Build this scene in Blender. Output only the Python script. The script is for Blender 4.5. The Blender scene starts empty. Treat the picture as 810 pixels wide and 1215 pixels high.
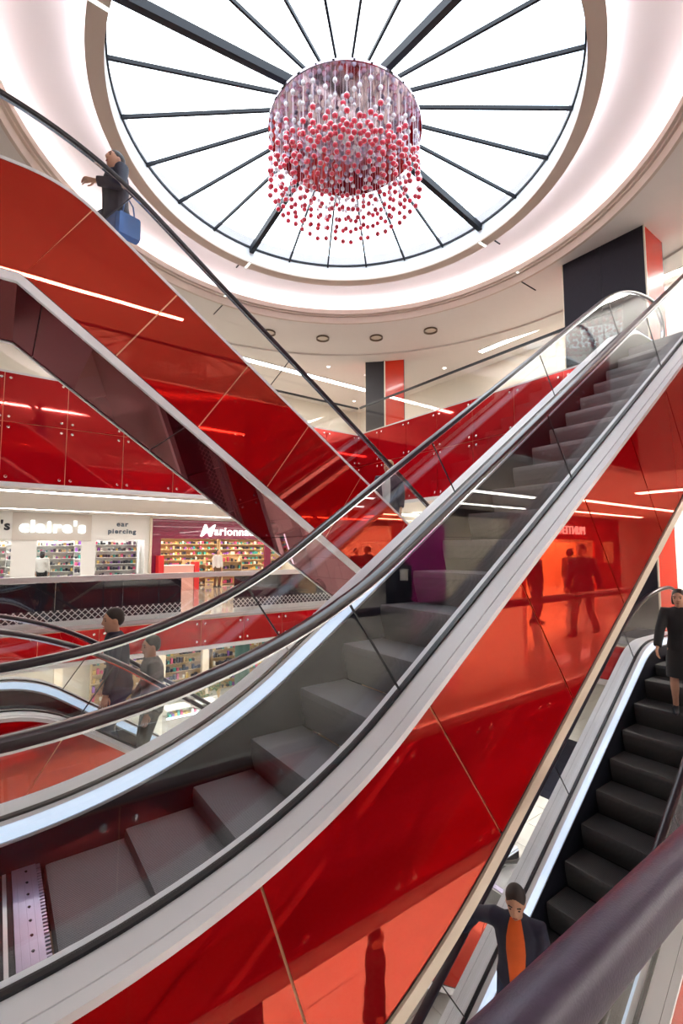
import bpy, bmesh, math, random
from mathutils import Vector, Matrix, noise
random.seed(7)
C = bpy.context.scene.collection
S = bpy.context.scene
PI = math.pi
R = math.radians

# ------------------------------------------------------------------ camera, world, exposure
# axes: x runs along the escalators, y across the atrium, z up (0 = the landing the camera stands on)
cam = bpy.data.cameras.new('camera')
cam.sensor_fit = 'VERTICAL'; cam.sensor_height = 36.0; cam.sensor_width = 24.0
cam.lens = 554.8 * 36.0 / 1215.0
cam.clip_start = 0.05; cam.clip_end = 300
camo = bpy.data.objects.new('camera', cam); C.objects.link(camo)
camo.location = (0, 0, 1.7)
camo.rotation_euler = (R(90 + 4.49), 0, R(-36.3))
S.camera = camo
S.view_settings.view_transform = 'Standard'
S.view_settings.look = 'None'
S.view_settings.gamma = 1.0
S.view_settings.use_curve_mapping = False
S.view_settings.exposure = 0.86
try:
    S.cycles.max_bounces = 10; S.cycles.diffuse_bounces = 5; S.cycles.glossy_bounces = 5
    S.cycles.transparent_max_bounces = 24; S.cycles.transmission_bounces = 6
    S.cycles.sample_clamp_indirect = 8.0
    S.cycles.caustics_reflective = False; S.cycles.caustics_refractive = False
    S.cycles.use_denoising = True
except Exception:
    pass
W = bpy.data.worlds.new('overcast_sky'); S.world = W; W.use_nodes = True
wn = W.node_tree.nodes; wl = W.node_tree.links
bg = wn['Background']
tc = wn.new('ShaderNodeTexCoord'); nz = wn.new('ShaderNodeTexNoise'); nz.inputs['Scale'].default_value = 2.2
nz.inputs['Detail'].default_value = 4
rp = wn.new('ShaderNodeValToRGB')
rp.color_ramp.elements[0].position = 0.35; rp.color_ramp.elements[0].color = (0.72, 0.85, 1.0, 1)
rp.color_ramp.elements[1].position = 0.62; rp.color_ramp.elements[1].color = (1.0, 1.0, 1.0, 1)
wl.new(tc.outputs['Generated'], nz.inputs['Vector']); wl.new(nz.outputs['Fac'], rp.inputs['Fac'])
wl.new(rp.outputs['Color'], bg.inputs['Color']); bg.inputs['Strength'].default_value = 2.7

L1, L0, LB = 5.1, 0.0, -5.1          # upper floor, camera floor, lower floor
CX, CY = 4.465, 5.98                 # centre of skylight and atrium
COVE_W, STRIP_W, AREA_W = 10.5, 9.0, 1.0

# ------------------------------------------------------------------ materials
MATS = {}
def mat(name, col, rough=0.5, metal=0.0, coat=0.0, spec=0.5, emit=None, es=0.0, bump=None, var=0.0, vscale=6.0, coat_rough=0.02):
    m = bpy.data.materials.new(name); m.use_nodes = True
    nt = m.node_tree; b = nt.nodes['Principled BSDF']
    b.inputs['Base Color'].default_value = (*col, 1); b.inputs['Roughness'].default_value = rough
    b.inputs['Metallic'].default_value = metal; b.inputs['Coat Weight'].default_value = coat
    b.inputs['Coat Roughness'].default_value = coat_rough
    b.inputs['Specular IOR Level'].default_value = spec
    if emit:
        b.inputs['Emission Color'].default_value = (*emit, 1); b.inputs['Emission Strength'].default_value = es
    if var > 0:
        t = nt.nodes.new('ShaderNodeTexCoord'); n = nt.nodes.new('ShaderNodeTexNoise')
        n.inputs['Scale'].default_value = vscale; n.inputs['Detail'].default_value = 5
        mx = nt.nodes.new('ShaderNodeMix'); mx.data_type = 'RGBA'
        mx.inputs[6].default_value = (*[max(0, c * (1 - var)) for c in col], 1)
        mx.inputs[7].default_value = (*[min(1, c * (1 + var)) for c in col], 1)
        nt.links.new(t.outputs['Object'], n.inputs['Vector']); nt.links.new(n.outputs['Fac'], mx.inputs[0])
        nt.links.new(mx.outputs[2], b.inputs['Base Color'])
    if bump:
        kind, scale, strength, axis = bump
        t = nt.nodes.new('ShaderNodeTexCoord'); bp = nt.nodes.new('ShaderNodeBump')
        bp.inputs['Strength'].default_value = strength; bp.inputs['Distance'].default_value = 0.01
        if kind == 'wave':
            w = nt.nodes.new('ShaderNodeTexWave'); w.wave_type = 'BANDS'; w.bands_direction = axis
            w.inputs['Scale'].default_value = scale
        else:
            w = nt.nodes.new('ShaderNodeTexNoise'); w.inputs['Scale'].default_value = scale
        nt.links.new(t.outputs['Object'], w.inputs['Vector'])
        nt.links.new(w.outputs['Fac'], bp.inputs['Height']); nt.links.new(bp.outputs['Normal'], b.inputs['Normal'])
    MATS[name] = m
    return m

def emis(name, col, s):
    m = bpy.data.materials.new(name); m.use_nodes = True
    nt = m.node_tree; nt.nodes.clear()
    e = nt.nodes.new('ShaderNodeEmission'); e.inputs[0].default_value = (*col, 1); e.inputs[1].default_value = s
    o = nt.nodes.new('ShaderNodeOutputMaterial'); nt.links.new(e.outputs[0], o.inputs[0])
    MATS[name] = m
    return m

def schlick(nt, f0, f90=1.0):
    g = nt.nodes.new('ShaderNodeNewGeometry'); d = nt.nodes.new('ShaderNodeVectorMath'); d.operation = 'DOT_PRODUCT'
    nt.links.new(g.outputs['Normal'], d.inputs[0]); nt.links.new(g.outputs['Incoming'], d.inputs[1])
    ab = nt.nodes.new('ShaderNodeMath'); ab.operation = 'ABSOLUTE'; nt.links.new(d.outputs['Value'], ab.inputs[0])
    om = nt.nodes.new('ShaderNodeMath'); om.operation = 'SUBTRACT'; om.inputs[0].default_value = 1.0; nt.links.new(ab.outputs[0], om.inputs[1]); om.use_clamp = True
    pw = nt.nodes.new('ShaderNodeMath'); pw.operation = 'POWER'; pw.inputs[1].default_value = 5.0; nt.links.new(om.outputs[0], pw.inputs[0])
    ma = nt.nodes.new('ShaderNodeMath'); ma.operation = 'MULTIPLY_ADD'; ma.inputs[1].default_value = f90 - f0; ma.inputs[2].default_value = f0
    nt.links.new(pw.outputs[0], ma.inputs[0])
    return ma.outputs[0]

def glassmat(name, tint, f0=0.038, f90=0.6):
    m = bpy.data.materials.new(name); m.use_nodes = True
    nt = m.node_tree; nt.nodes.clear()
    tr = nt.nodes.new('ShaderNodeBsdfTransparent'); tr.inputs[0].default_value = (*tint, 1)
    gl = nt.nodes.new('ShaderNodeBsdfGlossy'); gl.inputs['Roughness'].default_value = 0.01
    gl.inputs[0].default_value = (1, 1, 1, 1)
    mx = nt.nodes.new('ShaderNodeMixShader'); o = nt.nodes.new('ShaderNodeOutputMaterial')
    nt.links.new(schlick(nt, f0, f90), mx.inputs[0])
    nt.links.new(tr.outputs[0], mx.inputs[1]); nt.links.new(gl.outputs[0], mx.inputs[2]); nt.links.new(mx.outputs[0], o.inputs[0])
    MATS[name] = m
    return m

def backglass(name, dcol, gcol, fac, rough=0.02, f0=0.03, f90=0.35, wob=0.0):
    """back-painted glass: coloured body, tinted mirror image from the paint, faint clear image from the front face"""
    m = bpy.data.materials.new(name); m.use_nodes = True
    nt = m.node_tree; nt.nodes.clear()
    df = nt.nodes.new('ShaderNodeBsdfDiffuse'); df.inputs[0].default_value = (*dcol, 1)
    g1 = nt.nodes.new('ShaderNodeBsdfGlossy'); g1.inputs[0].default_value = (*gcol, 1); g1.inputs['Roughness'].default_value = rough
    g2 = nt.nodes.new('ShaderNodeBsdfGlossy'); g2.inputs[0].default_value = (1, 1, 1, 1); g2.inputs['Roughness'].default_value = rough
    m1 = nt.nodes.new('ShaderNodeMixShader'); m1.inputs[0].default_value = fac
    m2 = nt.nodes.new('ShaderNodeMixShader'); o = nt.nodes.new('ShaderNodeOutputMaterial')
    nt.links.new(df.outputs[0], m1.inputs[1]); nt.links.new(g1.outputs[0], m1.inputs[2])
    nt.links.new(schlick(nt, f0, f90), m2.inputs[0]); nt.links.new(m1.outputs[0], m2.inputs[1]); nt.links.new(g2.outputs[0], m2.inputs[2])
    nt.links.new(m2.outputs[0], o.inputs[0])
    if wob:
        t = nt.nodes.new('ShaderNodeTexCoord'); n = nt.nodes.new('ShaderNodeTexNoise'); n.inputs['Scale'].default_value = 1.1
        n.inputs['Detail'].default_value = 1
        bp = nt.nodes.new('ShaderNodeBump'); bp.inputs['Strength'].default_value = wob; bp.inputs['Distance'].default_value = 0.05
        nt.links.new(t.outputs['Object'], n.inputs['Vector']); nt.links.new(n.outputs['Fac'], bp.inputs['Height'])
        for q in (g1, g2): nt.links.new(bp.outputs['Normal'], q.inputs['Normal'])
    MATS[name] = m
    return m

M_red = backglass('red_glass', (0.40, 0.003, 0.009), (0.88, 0.12, 0.052), 0.46, 0.004, 0.02, 0.25, 0.012)
M_redf = backglass('red_fascia_glass', (0.44, 0.004, 0.012), (0.9, 0.08, 0.06), 0.35, 0.03, 0.02, 0.25)
M_soffit = backglass('burgundy_mirror', (0.10, 0.004, 0.012), (0.19, 0.018, 0.026), 0.5, 0.015, 0.02, 0.3)
M_white = mat('white_aluminium', (0.90, 0.89, 0.92), 0.35, 0.0)
M_grey = mat('satin_grey_aluminium', (0.62, 0.6, 0.6), 0.35, 0.5)
M_steel = mat('bright_steel', (0.86, 0.89, 0.96), 0.16, 1.0)
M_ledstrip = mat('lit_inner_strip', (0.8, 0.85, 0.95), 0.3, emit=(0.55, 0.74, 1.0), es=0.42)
M_cream = mat('cream_trim', (0.8, 0.7, 0.56), 0.4, 0.1)
M_black = mat('black_gasket', (0.008, 0.008, 0.012), 0.4)
M_rubber = mat('handrail_rubber', (0.02, 0.012, 0.018), 0.28, 0.0, 0.3, coat_rough=0.2)
M_skirt = mat('black_skirt', (0.010, 0.010, 0.016), 0.4, 0.0, spec=0.3)
M_step = mat('step_metal', (0.23, 0.22, 0.235), 0.38, 0.55, bump=('wave', 30.0, 0.6, 'Y'))
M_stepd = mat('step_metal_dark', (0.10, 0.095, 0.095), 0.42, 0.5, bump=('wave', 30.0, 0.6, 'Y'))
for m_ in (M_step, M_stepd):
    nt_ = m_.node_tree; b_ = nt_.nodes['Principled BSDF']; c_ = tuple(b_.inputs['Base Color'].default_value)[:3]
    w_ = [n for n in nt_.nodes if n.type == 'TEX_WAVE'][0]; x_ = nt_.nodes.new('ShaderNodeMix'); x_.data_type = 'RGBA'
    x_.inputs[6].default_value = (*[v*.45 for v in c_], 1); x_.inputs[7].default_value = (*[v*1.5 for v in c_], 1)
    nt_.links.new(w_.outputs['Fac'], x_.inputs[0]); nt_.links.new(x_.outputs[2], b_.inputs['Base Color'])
M_comb = mat('comb_metal', (0.50, 0.44, 0.62), 0.3, 0.8, var=0.15, vscale=3)
M_rib = mat('ribbed_landing_metal', (0.72, 0.70, 0.74), 0.3, 0.8)
M_seam = mat('seam_gold', (0.85, 0.5, 0.3), 0.4, 0.3)
M_glass = glassmat('clear_glass', (0.975, 0.985, 0.98))
M_pane = glassmat('skylight_glass', (0.96, 0.985, 1.0), 0.02, 0.3)
M_dark = mat('dark_mullion', (0.008, 0.010, 0.017), 0.5, spec=0.25)
M_plaster = mat('ceiling_plaster', (0.80, 0.74, 0.70), 0.8, var=0.02)
M_ring = mat('ring_plaster', (0.66, 0.54, 0.46), 0.8, var=0.02)
M_recess = mat('recess_plaster', (0.72, 0.65, 0.66), 0.85)
M_drum = mat('drum_white', (0.90, 0.94, 0.97), 0.7)
M_wall = mat('cream_wall', (0.84, 0.78, 0.69), 0.7, var=0.03, vscale=1.5)
M_wallw = mat('white_wall', (0.86, 0.85, 0.83), 0.6)
M_floor = mat('polished_floor', (0.45, 0.42, 0.38), 0.10, 0.0, 0.4, var=0.06, vscale=2)
M_tile = mat('white_tile', (0.74, 0.73, 0.70), 0.15, 0.0, 0.3, var=0.05, vscale=1.2)
M_tileg = mat('grout', (0.16, 0.14, 0.14), 0.8)
M_colb = mat('charcoal_cladding', (0.020, 0.017, 0.026), 0.55, 0.0, spec=0.25, var=0.15, vscale=30)
M_colr = mat('red_orange_panel', (0.74, 0.035, 0.012), 0.25, 0.0, 0.15, spec=0.3)
M_purple = mat('purple_paint', (0.045, 0.026, 0.060), 0.36, 0.0, 0.0, bump=('noise', 260.0, 0.10, 'X'), var=0.25, vscale=40)
M_chrome = mat('chrome', (0.9, 0.9, 0.92), 0.08, 1.0)
M_canopy = mat('canopy_mirror', (0.50, 0.41, 0.50), 0.06, 1.0)
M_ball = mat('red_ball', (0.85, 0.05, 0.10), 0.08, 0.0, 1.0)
M_ballhi = mat('ball_top_highlight', (0.95, 0.62, 0.68), 0.08, 0.0, 1.0)  # pale highlight colour for the upper faces of the red balls
M_wball = mat('white_ball', (0.92, 0.90, 0.96), 0.08, 0.0, 1.0)
M_string = mat('string', (0.75, 0.66, 0.75), 0.4, 0.3)
M_bronze = mat('bronze_ring', (0.16, 0.11, 0.075), 0.4, 0.6)
M_lens = mat('frosted_lens', (0.72, 0.62, 0.50), 0.4)
M_magenta = mat('magenta_panel', (0.22, 0.006, 0.05), 0.3, 0.0, 0.5)
M_fuchsia = mat('fuchsia_panel', (0.42, 0.02, 0.22), 0.3, 0.0, 0.4)
M_E_cove = emis('cove_led', (1.0, 0.95, 0.97), COVE_W)
M_E_strip = emis('strip_led', (1.0, 0.93, 0.84), STRIP_W)
M_E_shop = emis('shop_light', (1.0, 0.96, 0.90), 3.0)
M_E_warm = emis('warm_shop_light', (1.0, 0.80, 0.52), 6.0)
M_E_sign = emis('lit_letters', (0.75, 0.85, 1.0), 1.8)
M_E_cool = emis('cool_led', (0.8, 0.9, 1.0), 6.0)
M_signw = mat('white_letter', (0.9, 0.93, 0.92), 0.4, emit=(0.9, 1.0, 0.98), es=0.9)
M_signb = mat('black_letter', (0.02, 0.02, 0.03), 0.5)
M_skin = mat('skin', (0.62, 0.33, 0.22), 0.5, var=0.06, vscale=20)
M_hair = mat('dark_hair', (0.018, 0.011, 0.009), 0.5)
M_hairb = mat('fair_hair', (0.42, 0.28, 0.14), 0.5)
M_eye = mat('eye_dark', (0.02, 0.015, 0.015), 0.2)
M_lip = mat('lips', (0.45, 0.13, 0.11), 0.5)

# ------------------------------------------------------------------ mesh helpers
KIDS = {}
class MB:
    def __init__(s): s.v = []; s.f = []
    def add(s, vs, fs):
        o = len(s.v); s.v += [tuple(p) for p in vs]; s.f += [tuple(i + o for i in f) for f in fs]; return s
    def box(s, x0, x1, y0, y1, z0, z1):
        return s.add([(x0,y0,z0),(x1,y0,z0),(x1,y1,z0),(x0,y1,z0),(x0,y0,z1),(x1,y0,z1),(x1,y1,z1),(x0,y1,z1)],
                     [(0,3,2,1),(4,5,6,7),(0,1,5,4),(1,2,6,5),(2,3,7,6),(3,0,4,7)])
    def obox(s, c, ax, h):   # oriented box: centre, three unit axes, half sizes
        c = Vector(c); vs = []
        for k in (-1, 1):
            for j, i in ((-1,-1),(-1,1),(1,1),(1,-1)):
                vs.append(c + Vector(ax[0])*h[0]*i + Vector(ax[1])*h[1]*j + Vector(ax[2])*h[2]*k)
        return s.add(vs, [(0,3,2,1),(4,5,6,7),(0,1,5,4),(1,2,6,5),(2,3,7,6),(3,0,4,7)])
    def bar(s, a, b, w, h, up=(0,0,1)):
        a = Vector(a); b = Vector(b); d = (b - a); l = d.length; d = d / l
        side = d.cross(Vector(up)); 
        if side.length < 1e-4: side = Vector((1,0,0))
        side.normalize(); u = side.cross(d)
        return s.obox((a + b) / 2, (d, side, u), (l / 2, w / 2, h / 2))
    def tube(s, pts, r, n=8, cap=True, rr=None):
        pts = [Vector(p) for p in pts]; N = len(pts); vs = []; fs = []
        ref = None
        for i, p in enumerate(pts):
            t = (pts[min(i+1, N-1)] - pts[max(i-1, 0)]).normalized()
            if ref is None:
                ref = Vector((0,0,1)) if abs(t.z) < 0.9 else Vector((1,0,0))
            a = t.cross(ref)
            if a.length < 1e-4: a = t.cross(Vector((0,1,0)))
            a.normalize(); b = a.cross(t); ref = b
            q = rr[i] if rr else r
            qa, qb = q if isinstance(q, (tuple, list)) else (q, q)
            for k in range(n):
                g = 2 * PI * k / n
                vs.append(p + a * math.cos(g) * qa + b * math.sin(g) * qb)
        for i in range(N - 1):
            for k in range(n):
                k2 = (k + 1) % n
                fs.append((i*n+k, i*n+k2, (i+1)*n+k2, (i+1)*n+k))
        if cap:
            fs.append(tuple(range(n-1, -1, -1))); fs.append(tuple((N-1)*n + k for k in range(n)))
        return s.add(vs, fs)
    def loft(s, rings, cap=True):
        n = len(rings[0]); vs = [p for r in rings for p in r]; fs = []
        for i in range(len(rings) - 1):
            for k in range(n):
                k2 = (k + 1) % n
                fs.append((i*n+k, i*n+k2, (i+1)*n+k2, (i+1)*n+k))
        if cap:
            fs.append(tuple(range(n-1, -1, -1))); fs.append(tuple((len(rings)-1)*n + k for k in range(n)))
        return s.add(vs, fs)
    def lathe(s, prof, c, n=96, a0=0.0, a1=2*PI, closed=True):
        full = abs(a1 - a0 - 2*PI) < 1e-6; m = n if full else n + 1; P = len(prof); vs = []; fs = []
        for i in range(m):
            a = a0 + (a1 - a0) * i / n
            for r, z in prof: vs.append((c[0] + r*math.cos(a), c[1] + r*math.sin(a), z))
        for i in range(n):
            j = (i + 1) % m
            for k in range(P if closed else P - 1):
                k2 = (k + 1) % P
                fs.append((i*P+k, j*P+k, j*P+k2, i*P+k2))
        return s.add(vs, fs)
    def sphere(s, c, r, n=10, m=7, sc=(1,1,1)):
        vs = [(c[0], c[1], c[2] - r*sc[2])]; fs = []
        for j in range(1, m):
            t = -PI/2 + PI*j/m
            for i in range(n):
                a = 2*PI*i/n
                vs.append((c[0]+r*sc[0]*math.cos(t)*math.cos(a), c[1]+r*sc[1]*math.cos(t)*math.sin(a), c[2]+r*sc[2]*math.sin(t)))
        vs.append((c[0], c[1], c[2] + r*sc[2])); T = len(vs) - 1
        for i in range(n):
            fs.append((0, 1+(i+1)%n, 1+i)); fs.append((T, 1+(m-2)*n+i, 1+(m-2)*n+(i+1)%n))
        for j in range(m-2):
            for i in range(n):
                i2 = (i+1) % n
                fs.append((1+j*n+i, 1+j*n+i2, 1+(j+1)*n+i2, 1+(j+1)*n+i))
        return s.add(vs, fs)
    def mesh(s, name, m, smooth=False):
        me = bpy.data.meshes.new(name); me.from_pydata(s.v, [], s.f); me.update()
        bm = bmesh.new(); bm.from_mesh(me); bmesh.ops.recalc_face_normals(bm, faces=bm.faces); bm.to_mesh(me); bm.free()
        if m: me.materials.append(m)
        if smooth:
            for p in me.polygons: p.use_smooth = True
            try: me.set_sharp_from_angle(angle=R(40))
            except Exception: pass
        return me
    def build(s, name, m, parent=None, smooth=False):
        return link(name, s.mesh(name, m, smooth), parent)

def link(name, me, parent=None):
    o = bpy.data.objects.new(name, me); C.objects.link(o)
    if parent is not None:
        o.parent = parent; KIDS.setdefault(parent, []).append(o)
    return o
def tag(o, label=None, cat=None, group=None, kind=None):
    if label: o['label'] = label
    if cat: o['category'] = cat
    if group: o['group'] = group
    if kind: o['kind'] = kind
    return o
def thing(name, label, cat, loc=(0,0,0), rz=0, group=None):
    o = bpy.data.objects.new(name, None); C.objects.link(o); o.location = loc; o.rotation_euler = (0,0,rz)
    o.empty_display_size = 0.1
    return tag(o, label, cat, group)
def copy_tree(o, parent=None):
    c = o.copy(); C.objects.link(c)
    if parent is not None:
        c.parent = parent; KIDS.setdefault(parent, []).append(c)
    for ch in list(KIDS.get(o, [])): copy_tree(ch, c)
    return c
def struct(name, mb, m, parent=None, label=None, smooth=False):
    o = mb.build(name, m, parent, smooth); o['kind'] = 'structure'
    if label: o['label'] = label
    return o
def text_mesh(body, size, m, name, ext=0.012, offset=0.0, shear=0.0, parent=None, align='LEFT', space=1.0):
    cu = bpy.data.curves.new(name, 'FONT'); cu.body = body; cu.size = size; cu.extrude = ext; cu.offset = offset
    cu.shear = shear; cu.align_x = align; cu.space_character = space; cu.resolution_u = 3
    t = bpy.data.objects.new('tmp', cu); C.objects.link(t)
    dg = bpy.context.evaluated_depsgraph_get()
    me = bpy.data.meshes.new_from_object(t.evaluated_get(dg)); bpy.data.objects.remove(t)
    me.name = name; me.materials.clear(); me.materials.append(m)
    return link(name, me, parent)
def area(name, loc, rot, sx, sy, watts, col=(1,0.95,0.88), parent=None):
    l = bpy.data.lights.new(name, 'AREA'); l.shape = 'RECTANGLE'; l.size = sx; l.size_y = sy; l.energy = watts; l.color = col
    o = bpy.data.objects.new(name, l); C.objects.link(o); o.location = loc; o.rotation_euler = rot
    if parent is not None: o.parent = parent
    return o

# ------------------------------------------------------------------ ceiling, ring and skylight
c0 = (CX, CY)
cl = MB(); cl.lathe([(5.2,8.0),(7.3,8.0),(7.3,7.95),(7.85,7.95),(7.85,8.3),(34,8.3),(34,9.2),(5.65,9.2),(5.65,8.03),(5.2,8.03)], c0, 128)
struct('ceiling', cl, M_plaster, smooth=True)
lip = MB(); lip.lathe([(5.06,8.32),(5.06,8.2),(5.12,8.2),(5.12,8.16),(5.17,8.16),(5.17,7.985),(5.23,7.985),(5.23,8.24),(5.09,8.24),(5.09,8.32)], c0, 128)
struct('trim_1', lip, M_ring, smooth=True)
rec = MB(); rec.lathe([(3.70,8.60),(5.65,8.60),(5.65,8.24),(5.75,8.24),(5.75,8.98),(3.70,8.98)], c0, 128)
struct('ceiling_recess', rec, M_recess, smooth=True)
drum = MB(); drum.lathe([(3.665,8.345),(3.665,8.70),(3.70,8.70),(3.70,8.98),(3.75,8.98),(3.75,8.345)], c0, 128)
struct('trim_2', drum, M_drum, smooth=True)
ring = MB(); ring.lathe([(3.655,8.33),(3.89,8.33),(3.89,8.40),(3.86,8.40),(3.86,8.36),(3.655,8.36)], c0, 128)
struct('trim_3', ring, M_ring, smooth=True)
cove = thing('cove_light', 'white cove lighting strip hidden behind the inner ring round the skylight', 'light', (CX, CY, 8.36))
m_ = MB(); m_.lathe([(3.77,0.0),(3.83,0.0),(3.83,0.05),(3.77,0.05)], (0,0), 96); m_.build('led_strip', M_E_cove, cove)
cove = thing('cove_light', 'white cove lighting strip hidden behind the outer lip of the round ceiling recess', 'light', (CX, CY, 8.245))
m_ = MB(); m_.lathe([(5.30,0.0),(5.37,0.0),(5.37,0.05),(5.30,0.05)], (0,0), 128); m_.build('led_strip', M_E_cove, cove)
# expansion joints in the plaster ring on the axes of the main beams
for k in range(4):
    a = k * PI / 2 + R(0.5)
    for r0, r1, zz, w, m2 in ((3.98, 4.42, 8.594, .025, M_dark), (3.66, 3.885, 8.326, .05, M_signw), (5.06, 5.2, 8.17, .05, M_signw), (5.24, 5.85, 7.995, .025, M_dark)):
        ca, sa = math.cos(a), math.sin(a)
        mb = MB().obox((CX + ca*(r0+r1)/2, CY + sa*(r0+r1)/2, zz), ((ca,sa,0),(-sa,ca,0),(0,0,1)), ((r1-r0)/2, w/2, .006))
        struct('trim_4', mb, m2)

sky = bpy.data.objects.new('window_1', None); C.objects.link(sky); sky.location = (CX, CY, 8.69)
tag(sky, 'round glass skylight with dark radial bars over the atrium', 'skylight', kind='structure')
def cone_z(r): return 0.59 * (1 - r / 3.665) + 0.02
for k in range(24):
    a0 = 2*PI*k/24 + .004; a1 = 2*PI*(k+1)/24 - .004
    rings = []
    vs = []; n = 4
    for j in range(n + 1):
        a = a0 + (a1 - a0)*j/n
        for r in (0.35, 3.66):
            for dz in (0, 0.02): vs.append((r*math.cos(a), r*math.sin(a), cone_z(r) + dz))
    fs = []
    for j in range(n):
        b = 4*j; d = 4*(j+1)
        fs += [(b, b+2, d+2, d), (b+1, d+1, d+3, b+3), (b+2, b+3, d+3, d+2), (b, d, d+1, b+1)]
    fs += [(0,1,3,2), (4*n, 4*n+2, 4*n+3, 4*n+1)]
    MB().add(vs, fs).build('pane', M_pane, sky)
    a = 2*PI*k/24; big = (k % 6 == 0); w = .10 if big else .034; h = .14 if big else .06
    A = Vector((.3*math.cos(a), .3*math.sin(a), cone_z(.3) - h/2)); B = Vector((3.66*math.cos(a), 3.66*math.sin(a), cone_z(3.66) - h/2))
    mu = MB().bar(A, B, w, h)
    mu.build('radial_bar', M_dark, sky)
MB().lathe([(3.64,.0),(3.668,.0),(3.668,.04),(3.64,.04)], (0,0), 96).build('rim', M_dark, sky)
MB().lathe([(.02,.50),(.5,.46),(.5,.62),(.02,.62)], (0,0), 32).build('hub', M_dark, sky)

# ------------------------------------------------------------------ slabs, floors, walls
HX0, HX1, HY1 = -0.3, 9.0, 11.4
X0, X1, Y0, Y1 = -7.0, 26.0, -9.0, 24.0
def slab(name, m, z0, z1, hx0, hx1, hy0, hy1):
    b = MB()
    b.box(X0, hx0, Y0, Y1, z0, z1); b.box(hx1, X1, Y0, Y1, z0, z1)
    b.box(hx0, hx1, Y0, hy0, z0, z1); b.box(hx0, hx1, hy1, Y1, z0, z1)
    return struct(name, b, m)
slab('floor', M_floor, -.2, 0, HX0, HX1, .4, HY1)
slab('ceiling', M_plaster, -.62, -.2, HX0, HX1, .4, HY1)
slab('floor', M_floor, 4.9, 5.1, -.2, HX1, .1, HY1)
slab('ceiling', M_plaster, 3.0, 4.9, -.2, HX1, .1, HY1)
base = struct('floor', MB().box(X0, X1, Y0, Y1, LB-.3, LB-.03), M_tileg)
tile_me = MB().box(-.444, .444, -.444, .444, -.03, 0).mesh('tile', M_tile)
tx = [8.25 + .45 + .9*i for i in range(-9, 9)]; ty = [3.53 + .45 + .9*j for j in range(-9, 7)]
for x in tx:
    for y in ty:
        t = link('tile', tile_me, base); t.location = (x, y, LB)
far = MB()
for i in range(-18, 20):
    for j in range(-15, 24):
        x = 8.25 + .45 + .9*i; y = 3.53 + .45 + .9*j
        if -9 <= i < 9 and -9 <= j < 7: continue
        if X0 + .5 < x < X1 - .5 and Y0 + .5 < y < Y1 - .5:
            far.box(x-.444, x+.444, y-.444, y+.444, LB-.03, LB)
o = far.build('tile_field', M_tile, base); o['kind'] = 'stuff'
struct('wall_west', MB().box(X0-.2, X0, Y0, Y1, LB, 9), M_wall)
struct('wall_east', MB().box(X1, X1+.2, Y0, Y1, LB, 9), M_wall)
struct('wall_south', MB().box(X0, X1, Y0-.2, Y0, LB, 9), M_wall)
struct('wall_north', MB().box(X0, X1, Y1, Y1+.2, LB, 9), M_wall)
# upper floor inner walls
struct('wall_upper_east', MB().box(14.0, 14.2, 5.4, 17.5, L1, 8.3), M_wall)
struct('wall_upper_north', MB().box(X0, 14.2, 17.5, 17.7, L1, 8.3), M_wall)
struct('wall_upper_southeast', MB().box(13.2, 13.4, -6.0, 5.3, L1, 8.3), M_wallw)

# ------------------------------------------------------------------ red fascias
bolt_me = MB().lathe([(.0,.0),(.028,.0),(.028,.012),(.018,.022),(.0,.022)], (0,0), 10, closed=False).mesh('bolt', M_chrome, True)
def fascia(label, p0, dirv, nrm, seams, rows, inset, group):
    t = thing('balcony_fascia', label, 'fascia', (p0[0], p0[1], rows[0][0]), 0, group)
    d = Vector(dirv); nv = Vector(nrm); P = Vector((0, 0, 0))
    rot = nv.to_track_quat('Z', 'Y').to_euler()
    z00 = rows[0][0]
    L = seams[-1] - seams[0]
    zt = rows[-1][1]
    mid = d*(seams[0] + L/2)
    MB().obox((mid + nv*.008) + Vector((0,0,(zt - z00)/2)), (d, nv, Vector((0,0,1))), (L/2, .007, (zt - z00)/2)).build('backing', M_seam, t)
    MB().obox((mid + nv*.03) + Vector((0,0,-.045)), (d, nv, Vector((0,0,1))), (L/2, .05, .044)).build('bottom_trim', M_wallw, t)
    for i in range(len(seams) - 1):
        a, b = seams[i] + .006, seams[i+1] - .006
        for (z0, z1) in rows:
            w = (b - a); h = z1 - z0 - .012
            p = MB().box(-w/2, w/2, -h/2, h/2, -.006, .006).build('glass_panel', M_redf, t)
            p.location = d*((a+b)/2) + nv*.025 + Vector((0,0,(z0+z1)/2 - z00)); p.rotation_euler = rot
            for sx in (-1, 1):
                for sz in (-1, 1):
                    q = link('bolt', bolt_me, p)
                    lx, ly = sx*(w/2 - .095), sz*(h/2 - .1)
                    q.location = (lx, ly, .006)
    return t
up_rows = [(3.03, 4.245), (4.245, 5.25)]
fascia('two rows of red glass panels with round bolts below the upper gallery across the atrium', (0, 11.4, 0), (1,0,0), (0,-1,0),
       [-.18] + [-.03 + 1.12*k for k in range(8)] + [8.965], up_rows, 0, None)
fascia('two rows of red glass panels edging the upper gallery between the two crossing escalators', (9.0, 0, 0), (0,1,0), (-1,0,0),
       [3.6] + [8.08 + 1.12*k for k in range(-3, 3)] + [11.395], up_rows, 0, None)
fascia('red glass band under the upper gallery edge on the side of the purple rail', (0, .1, 0), (1,0,0), (0,1,0),
       [-.18] + [-.03 + 1.12*k for k in range(8)] + [8.965], up_rows, 0, None)
lo_rows = [(-.66, -.03)]
fascia('low red glass band with bolts under the far landing with the dark screens', (0, 11.4, 0), (1,0,0), (0,-1,0),
       [-.28] + [.75 + 1.12*k for k in range(7)] + [8.965], lo_rows, 0, None)
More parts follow.
